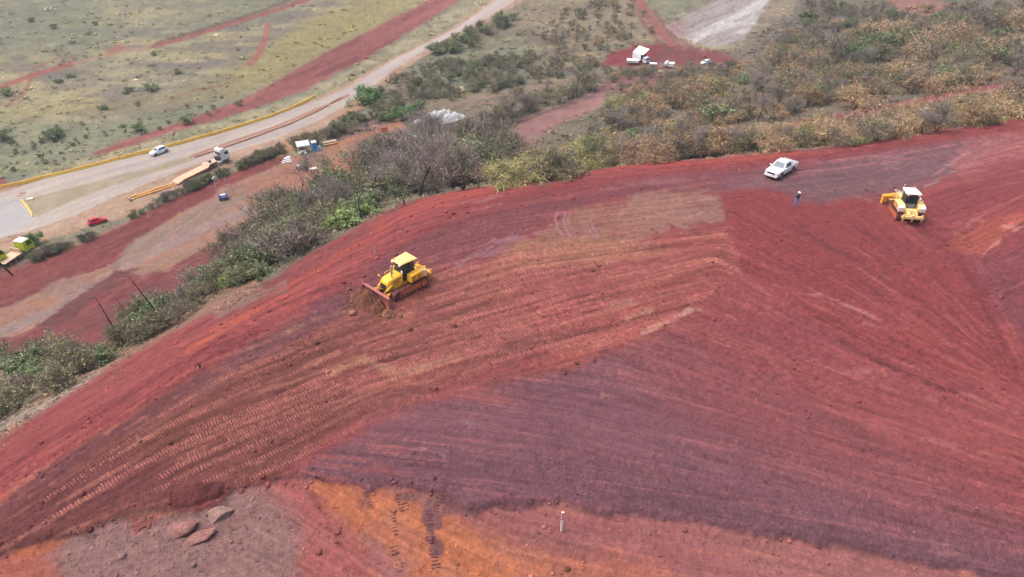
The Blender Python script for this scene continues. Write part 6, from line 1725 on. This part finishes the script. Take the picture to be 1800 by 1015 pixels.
PB().box((0, -.555, 1.12), (.78, .03, 1.8)).obj('door', plain('blue_door', (60, 146, 220), .5), t_, bevel=.01); PB().cyl((.28, -.58, 1.1), (.28, -.6, 1.1), .05, seg=8).obj('door_handle', WHITE2, t_)
PB().loft([[(-.58, -.58, 2.1), (.58, -.58, 2.1), (.58, .58, 2.1), (-.58, .58, 2.1)], [(-.55, -.5, 2.28), (.55, -.5, 2.28), (.55, .5, 2.28), (-.55, .5, 2.28)], [(-.4, -.25, 2.4), (.4, -.25, 2.4), (.4, .25, 2.4), (-.4, .25, 2.4)]]).obj('roof', WHITE2, t_, bevel=.02)
PB().cyl((.4, .4, 2.2), (.4, .4, 2.6), .05, seg=6).obj('vent_pipe', WHITE2, t_)
stand(t_, 554, 265, .45, 1.0)
wt = empty('water_drum', 'small white drum standing beside the blue toilet', 'drum'); PB().cyl((0, 0, 0), (0, 0, .9), .32, seg=12).obj('drum', WHITE2, wt, bevel=.03); PB().cyl((0, 0, .9), (0, 0, .96), .2, seg=10).obj('lid', GREYP, wt); stand(wt, 562, 263)
b_ = empty('picnic_bench', 'long pale timber bench and table beside the orange track', 'bench')
PB().box((0, 0, .76), (3.2, .8, .08)).obj('tabletop', WOODM, b_)
for s_ in (1, -1): PB().box((0, s_ * .75, .46), (3.2, .3, .06)).obj('seat', WOODM, b_)
for x in (-1.1, 1.1):
    PB().box((x, 0, .38), (.1, .1, .76)).box((x, 0, .44), (.08, 1.7, .08)).box((x, .55, .22), (.08, .08, .44), (.2, 0, 0)).box((x, -.55, .22), (.08, .08, .44), (-.2, 0, 0)).obj('leg', WOODM, b_)
stand(b_, 580, 254, .45)
# folding tables and boards in the yard
for k, (px_, py_, yw, lb2) in enumerate([(551, 302, .4, 'white board on trestles in the yard under the bare tree'), (530, 296, .5, 'pale board lying on low trestles behind the bare tree')]):
    q = empty('trestle_table', lb2, 'table'); PB().box((0, 0, .78), (1.7, .9, .05)).obj('tabletop', WHITE2, q)
    for x in (1, -1):
        for y in (1, -1): PB().cyl((x * .7, y * .35, 0), (x * .7, y * .3, .78), .035, seg=5).obj('leg', WOODM, q)
    stand(q, px_, py_, yw)
for k, (px_, py_, w_m, yw, lb2) in enumerate([(402, 332, .9, .3, 'pale timber frame stake beside the red cut'), (405, 342, 1.5, .2, 'twin timber hurdle behind the lighting tower'), (420, 328, .9, .3, 'square timber profile frame on the bench'),
        (627, 240, .8, .2, 'batter board frame highest along the orange track'), (624, 251, .7, .1, 'low batter board frame under the highest one'), (643, 259, .9, 0, 'batter board frame with white rail by the dead tree'), (665, 260, .7, .2, 'batter board frame furthest from the canopy')]):
    q = empty('timber_frame', lb2, 'stake frame', 'timber profile frames of the surveyors')
    for s_ in (1, -1): PB().box((s_ * w_m / 2, 0, .5), (.09, .09, 1.1)).obj('post', WOODM, q)
    PB().box((0, .06, .95), (w_m + .25, .06, .14)).obj('rail', WOODM, q)
    stand(q, px_, py_, yw)
for k, (px_, py_, lb2) in enumerate([(676, 232, 'orange mesh fence roll near the yellow green tree'), (705, 240, 'tall orange marker flag in the grey thicket')]):
    q = empty('orange_fence', lb2, 'safety fence')
    PB().box((0, 0, .6), (1.5 if k == 0 else .6, .08, 1.0 if k == 0 else 1.8)).obj('mesh', plain('safety_orange', (232, 92, 66), .7, var=.3), q)
    for s_ in (1, -1): PB().cyl((s_ * (.75 if k == 0 else .3), 0, 0), (s_ * (.75 if k == 0 else .3), 0, 1.3), .03, seg=5).obj('post', WOODM, q)
    stand(q, px_, py_, .5)
wr = empty('white_boards', 'pile of pale grey boards and sheeting beside the red cut', 'boards')
for k in range(5): PB().box((k * .1, (k - 2) * .35, .12 + k * .07), (2.2 - k * .2, .6, .05), (0, 0, .1 * k)).obj('board', GREYP if k % 2 else WHITE2, wr)
stand(wr, 503, 283, .45)
lt = empty('lighting_tower', 'mobile lighting tower with blue generator housing and pale telescopic mast', 'lighting tower')
PB().box((0, 0, .95), (1.7, 1.0, .95)).obj('generator_housing', plain('deep_blue_paint', (40, 64, 160), .4), lt, bevel=.05)
PB().box((.1, -.505, 1.1), (1.2, .02, .25)).box((0, 0, 1.44), (1.1, .6, .03)).obj('panel', WHITE2, lt)
PB().box((0, 0, .42), (2.2, 1.1, .12)).box((1.5, 0, .42), (.9, .12, .1)).obj('trailer_frame', DARK, lt)
for s_ in (1, -1): wheel(lt, (0, s_ * .62, .33), .33, .2)
P = PB(); P.cyl((-.95, 0, .5), (-.95, 0, 2.6), .09, seg=8).cyl((-.95, 0, 2.6), (-.95, 0, 4.3), .07, seg=8).cyl((-.95, 0, 4.3), (-.95, 0, 6.0), .05, seg=8)
mast = P.obj('mast', plain('pale_mast', (206, 190, 186), .5), lt)
for x, y in ((-.5, -.25), (-.5, .25), (.5, -.25), (.5, .25)):
    PB().box((-.95 + x * .3, y * 1.6, 6.05 + .25 * (x > 0)), (.16, .42, .3), (0, .4, 0)).obj('lamp_head', WHITE2 if y < 0 else DARK, mast)
PB().cyl((-.95, -.8, 6.1), (-.95, .8, 6.1), .04, seg=6).obj('crossbar', STEEL, mast)
stand(lt, 394, 352, .4, .88)
# ---------------------------------------------------------------- white vehicles at the red clearing
ww = empty('water_truck', 'white cab truck with raised white box body at the red clearing', 'truck')
P = PB(); P.loft([[(1.6, -1.1, .7), (3.2, -1.1, .7), (3.2, 1.1, .7), (1.6, 1.1, .7)], [(1.6, -1.1, 1.7), (3.25, -1.1, 1.6), (3.25, 1.1, 1.6), (1.6, 1.1, 1.7)], [(1.7, -1.0, 2.6), (2.8, -1.0, 2.5), (2.8, 1.0, 2.5), (1.7, 1.0, 2.6)]]); cb = P.obj('cab', WHITE2, ww, bevel=.05)
PB().quad((3.27, -.95, 1.65), (3.27, .95, 1.65), (2.9, .9, 2.4), (2.9, -.9, 2.4)).quad((2.0, -1.13, 1.7), (2.95, -1.13, 1.7), (2.7, -1.04, 2.3), (2.05, -1.05, 2.3)).obj('windscreen', GLS, cb)
PB().box((-1.6, 0, 2.1), (4.2, 2.3, 2.3)).obj('box_body', WHITE2, ww, bevel=.05)
PB().box((.75, 0, 2.4), (.35, 2.0, 1.6)).obj('loading_gap', DARK, ww)
PB().box((-1.0, .5, 4.15), (5.2, 3.6, .1), (.45, 0, 0)).obj('raised_lid', WHITE2, ww)
for x, y in ((-3, .3), (1, .3), (-3, 1.8), (1, 1.8)): PB().cyl((x, min(y, 1.05), 3.1), (x, y, 4.55 - (y > 1) * .55 - .1), .05, seg=5).obj('lid_strut', STEEL, ww)
PB().box((-.8, 0, .75), (6.4, .9, .25)).obj('chassis', DARK, ww)
for x in (2.4, -1.6, -2.8):
    for s_ in (1, -1): wheel(ww, (x, s_ * .95, .48), .48, .3)
seat_on(ww, (1137, 112), (1117, 108), .82, tilt=False)
for lb2, pf, pr, sc2 in [('white flat roofed trailer in front of the raised box truck', (1121, 113), (1103, 113), 1), ('small white trailer right of the box truck', (1152, 116), (1144, 116), .6)]:
    q = empty('white_trailer', lb2, 'trailer')
    PB().box((0, 0, .9), (3.6, 1.9, .3)).box((0, 0, 1.35), (3.8, 2.1, .12)).obj('body', WHITE2, q, bevel=.03)
    for x in (-.5, .4):
        for s_ in (1, -1): wheel(q, (x, s_ * .85, .35), .35, .2)
    PB().cyl((1.8, 0, .6), (2.8, 0, .5), .06, seg=5).obj('drawbar', STEEL, q)
    seat_on(q, pf, pr, sc2, tilt=False)
mx = empty('mixer_trailer', 'white drum mixer with tipped white hopper at the clearing', 'mixer')
PB().cyl((-.8, 0, 1.1), (-.2, 0, 2.2), .75, .5, seg=14).obj('drum', WHITE2, mx, bevel=.04); PB().prism([(.2, .5), (.3, 1.7), (2.2, 1.9), (2.0, .6)], -.9, .9).obj('hopper', WHITE2, mx, bevel=.03)
PB().box((.2, 0, .5), (3.6, .9, .2)).obj('frame', GREYP, mx); PB().prism([(2.0, .1), (2.0, .6), (4.4, .12), (4.4, .02)], -.5, .5).obj('chute', plain('pale_pink_chute', (230, 206, 200)), mx)
for s_ in (1, -1): wheel(mx, (0, s_ * .7, .38), .38, .2)
seat_on(mx, (1182, 119), (1166, 118), .85, tilt=False)
pc = hatchback('tiny pale van glimpsed among the trees right of the mixer', plain('pale_green_white', (206, 226, 218), .4)); seat_on(pc, (1233, 114), (1247, 112), .85, tilt=False)
# ---------------------------------------------------------------- stakes, cones, boulders
def stake(px, py, h, label, top=None, w=.055, lean=0):
    q = empty('survey_stake', label, 'survey stake', 'survey stakes marking the earthworks')
    PB().box((0, 0, h / 2 - .05), (w, w * .7, h + .1)).obj('post', plain('white_stake', (232, 226, 220), .6), q)
    if top: 
        PB().box((0, 0, h * .93), (w * 1.15, w * .9, h * .05)).box((0, 0, h * .80), (w * 1.15, w * .9, h * .05)).box((0, 0, h * .67), (w * 1.15, w * .9, h * .05)).obj('red_band', plain('red_band', (186, 60, 60), .6), q)
    q.location = at(px, py); q.rotation_euler = (lean, lean * .6, .3)
stake(987, 934, 1.9, 'white survey stake with red bands standing below the lip of the fill', True, .13)
for px_, py_, h, lb2 in [(659, 447, .85, 'thin white stake behind the first bulldozer'), (1017, 312, .8, 'short white stake below the vine thicket'), (349, 651, .4, 'white stub on the purple strip of the fill'), (874, 341, .5, 'tiny white stub by the crest track'),
                         (199, 669, .3, 'white peg low on the red shoulder'), (10, 787, .35, 'white peg at the far left of the shoulder'), (338, 552, .5, 'white peg beside the blackened trunks'), (178, 563, .8, 'thin white stake on the red spoil'),
                         (210, 408, .8, 'white stake at the brink of the red cut below the red car'), (84, 480, .6, 'pink stake at the brink of the cut near the lime truck'), (9, 489, 1.3, 'grey post at the brink of the red cut'), (262, 382, .7, 'white stake halfway along the brink of the cut'),
                         (893, 196, 1.0, 'thin pale stake in the woods before the white sign'), (560, 478, .1, 'flat white scrap near the embankment'), (1062, 120, 1.2, 'white stake at the tip of the red clearing'), (1087, 117, .9, 'white stake near the tip of the red clearing'), (1060, 242, 1.4, 'white post in the woods by the side road'),
                         (1148, 238, 1.2, 'white post behind the hedge'), (810, 182, 1.3, 'pale stake beside the upper track'), (397, 322, 1.2, 'white stake near the lighting tower')]:
    stake(px_, py_, h, lb2, None, .10 if py_ < 400 else .07, .12)
sg = empty('round_sign', 'white round sign on a post at the haul road bend', 'sign')
PB().cyl((0, -.03, 1.75), (0, .03, 1.75), .42, seg=16).obj('sign_plate', WHITE2, sg); PB().box((0, .06, .8), (.12, .06, 1.6)).obj('post', WHITE2, sg); stand(sg, 911, 205, 0, 1.0)
for px_, py_, lb2 in [(786, 82, 'small white sign on the verge bush side of the highway'), (579, 190, 'white marker plate on the orange shoulder')]:
    sg = empty('marker_sign', lb2, 'sign'); PB().box((0, 0, 1.1), (.9, .05, .6)).obj('sign_plate', plain('pale_yellow_sign', (240, 236, 200)), sg); PB().box((0, .05, .5), (.08, .05, 1.0)).obj('post', STEEL, sg); stand(sg, px_, py_, .3)
fn = empty('guide_sign', 'low white rail sign on the far verge of the highway', 'sign')
for s_ in (1, -1): PB().box((s_ * .9, 0, .5), (.1, .08, 1.1)).obj('post', WHITE2, fn)
PB().box((0, 0, .9), (2.2, .06, .3)).obj('rail', WHITE2, fn); stand(fn, 788, 45, .6)
cn = empty('traffic_cone', 'small orange cone at the hedge behind the white pickup', 'cone')
PB().box((0, 0, .02), (.36, .36, .04)).obj('base', ORA, cn); PB().cyl((0, 0, .04), (0, 0, .7), .14, .03, seg=10).obj('cone', ORA, cn); PB().cyl((0, 0, .35), (0, 0, .48), .096, .074, seg=10).obj('band', WHITE2, cn); stand(cn, 1368, 270)
for px_, py_, lb2 in ((40, 340, 'rusty steel plate lying on the asphalt before the kerb'), ):
    pl = empty('steel_plate', lb2, 'plate'); PB().box((0, 0, .05), (1.1, .5, .08)).obj('plate', plain('rust_plate', (150, 96, 84)), pl); PB().box((0, -1.1, .05), (1.1, .4, .08)).obj('plate', plain('rust_plate', (150, 96, 84)), pl); stand(pl, px_, py_)
sb = empty('concrete_slab', 'pale concrete slab on the sandy median near the kerb', 'slab'); PB().box((0, 0, .12), (1.2, .7, .25)).obj('slab', plain('pale_concrete', (224, 206, 180)), sb, bevel=.03); stand(sb, 53, 351, .3)
def boulder(px, py, wpx, hpx, yaw, label, seed, c, flat=.55):
    p = at(px, py); s_ = F / (p.y * CP - (p.z - CZ) * SP)
    V_, F_ = rock_np(seed, 4, flat, .22)
    V_[:, 0] *= wpx / 2 / s_; V_[:, 1] *= hpx / 2 / s_ * 1.25; V_[:, 2] *= hpx / 2 / s_ * 1.0
    nz = fbm(V_[:, 0] * 3 + V_[:, 2] * 2, V_[:, 1] * 3 - V_[:, 2], .35, 4, 77) - .5
    V_ = V_ * (1 + .16 * nz)[:, None]
    C = alb(c) * np.exp(nz * 1.1)[:, None]
    me = mesh_np('boulder', V_, F_, C); me.materials.append(M_rock)
    o = link(bpy.data.objects.new('boulder', me)); o.location = p + Vector((0, 0, float(-V_[:, 2].min()) * .35)); o.rotation_euler = (.1, -.15, yaw)
    tagged(o, label, 'boulder')
boulder(318, 931, 52, 27, .25, 'pinkish grey boulder, leftmost of the three big ones', 5, (200, 142, 134), .6)
boulder(345, 950, 68, 24, .5, 'long flat boulder, lowest of the three big ones', 8, (196, 138, 130), .5)
boulder(384, 907, 54, 28, .55, 'grey jagged boulder, highest of the three big ones', 12, (200, 158, 146), .6)
for px_, py_, w_, h_, c_, lb2, sd in [(424, 862, 14, 6, (180, 100, 92), 'flat reddish stone on the slope below the track prints', 21), (470, 852, 14, 9, (186, 100, 90), 'reddish stone near the orange strip', 22), (500, 850, 10, 7, (176, 90, 84), 'small red stone right of the reddish one', 23),
                                  (444, 877, 12, 5, (206, 140, 130), 'pale pink stone above the grey jagged boulder', 24), (251, 915, 16, 10, (160, 112, 106), 'grey stone above the pile of red shards', 25), (246, 930, 20, 8, (168, 96, 88), 'red shard on the pale ground', 26),
                                  (262, 925, 16, 7, (170, 98, 88), 'pair shard right of the grey stone', 27), (157, 930, 18, 11, (130, 66, 66), 'dark red lump on the edge of the brown fill', 28), (462, 838, 10, 9, (140, 76, 76), 'dark lump beside the last track print', 29),
                                  (1345, 848, 8, 6, (120, 66, 66), 'dark lump on the purple fill', 30), (764, 842, 10, 6, (96, 60, 70), 'dark lump above the purple tongue', 31), (1760, 936, 10, 7, (136, 70, 78), 'dark lump near the lower right fill', 32), (1045, 636, 14, 6, (120, 76, 60), 'brown clump at the red and purple boundary', 33),
                                  (1015, 640, 12, 6, (124, 80, 62), 'left brown clump at the boundary', 34), (1660, 700 - 0, 8, 5, (130, 60, 64), 'dark clump in the furrow', 35), (1300, 300, 8, 4, (200, 130, 120), 'pale lump near the pickup track', 36), (1010, 1000, 9, 6, (200, 120, 100), 'pale stone at the bottom edge', 37)]:
    boulder(px_, py_, w_, h_, R.random() * 3, lb2, sd, c_, .6)
# white spoil heap behind the grey thicket
wh = soil_heap('spoil_heap', 'white chalky spoil heap behind the grey thicket', 772, 212, 7.0, 3.2, 2.3, (250, 250, 250), .25, 2, n=70)
# ---------------------------------------------------------------- air
hz = PB()
zlo = float(Z.min()) - 1.0
hz.box((0, 0, (zlo + CZ + 3) / 2), (11000, 3800, CZ + 3 - zlo))
m = bpy.data.materials.new('air'); m.use_nodes = True
nt = m.node_tree; nt.nodes.remove(nt.nodes['Principled BSDF'])
pv = nt.nodes.new('ShaderNodeVolumePrincipled'); pv.inputs['Color'].default_value = (.93, .95, 1.0, 1); pv.inputs['Density'].default_value = HAZE
pv.inputs['Anisotropy'].default_value = 0.2
nt.links.new(pv.outputs[0], nt.nodes['Material Output'].inputs['Volume'])
ho = hz.obj('haze', m); ho['kind'] = 'stuff'; ho['label'] = 'thin dusty haze in the air'
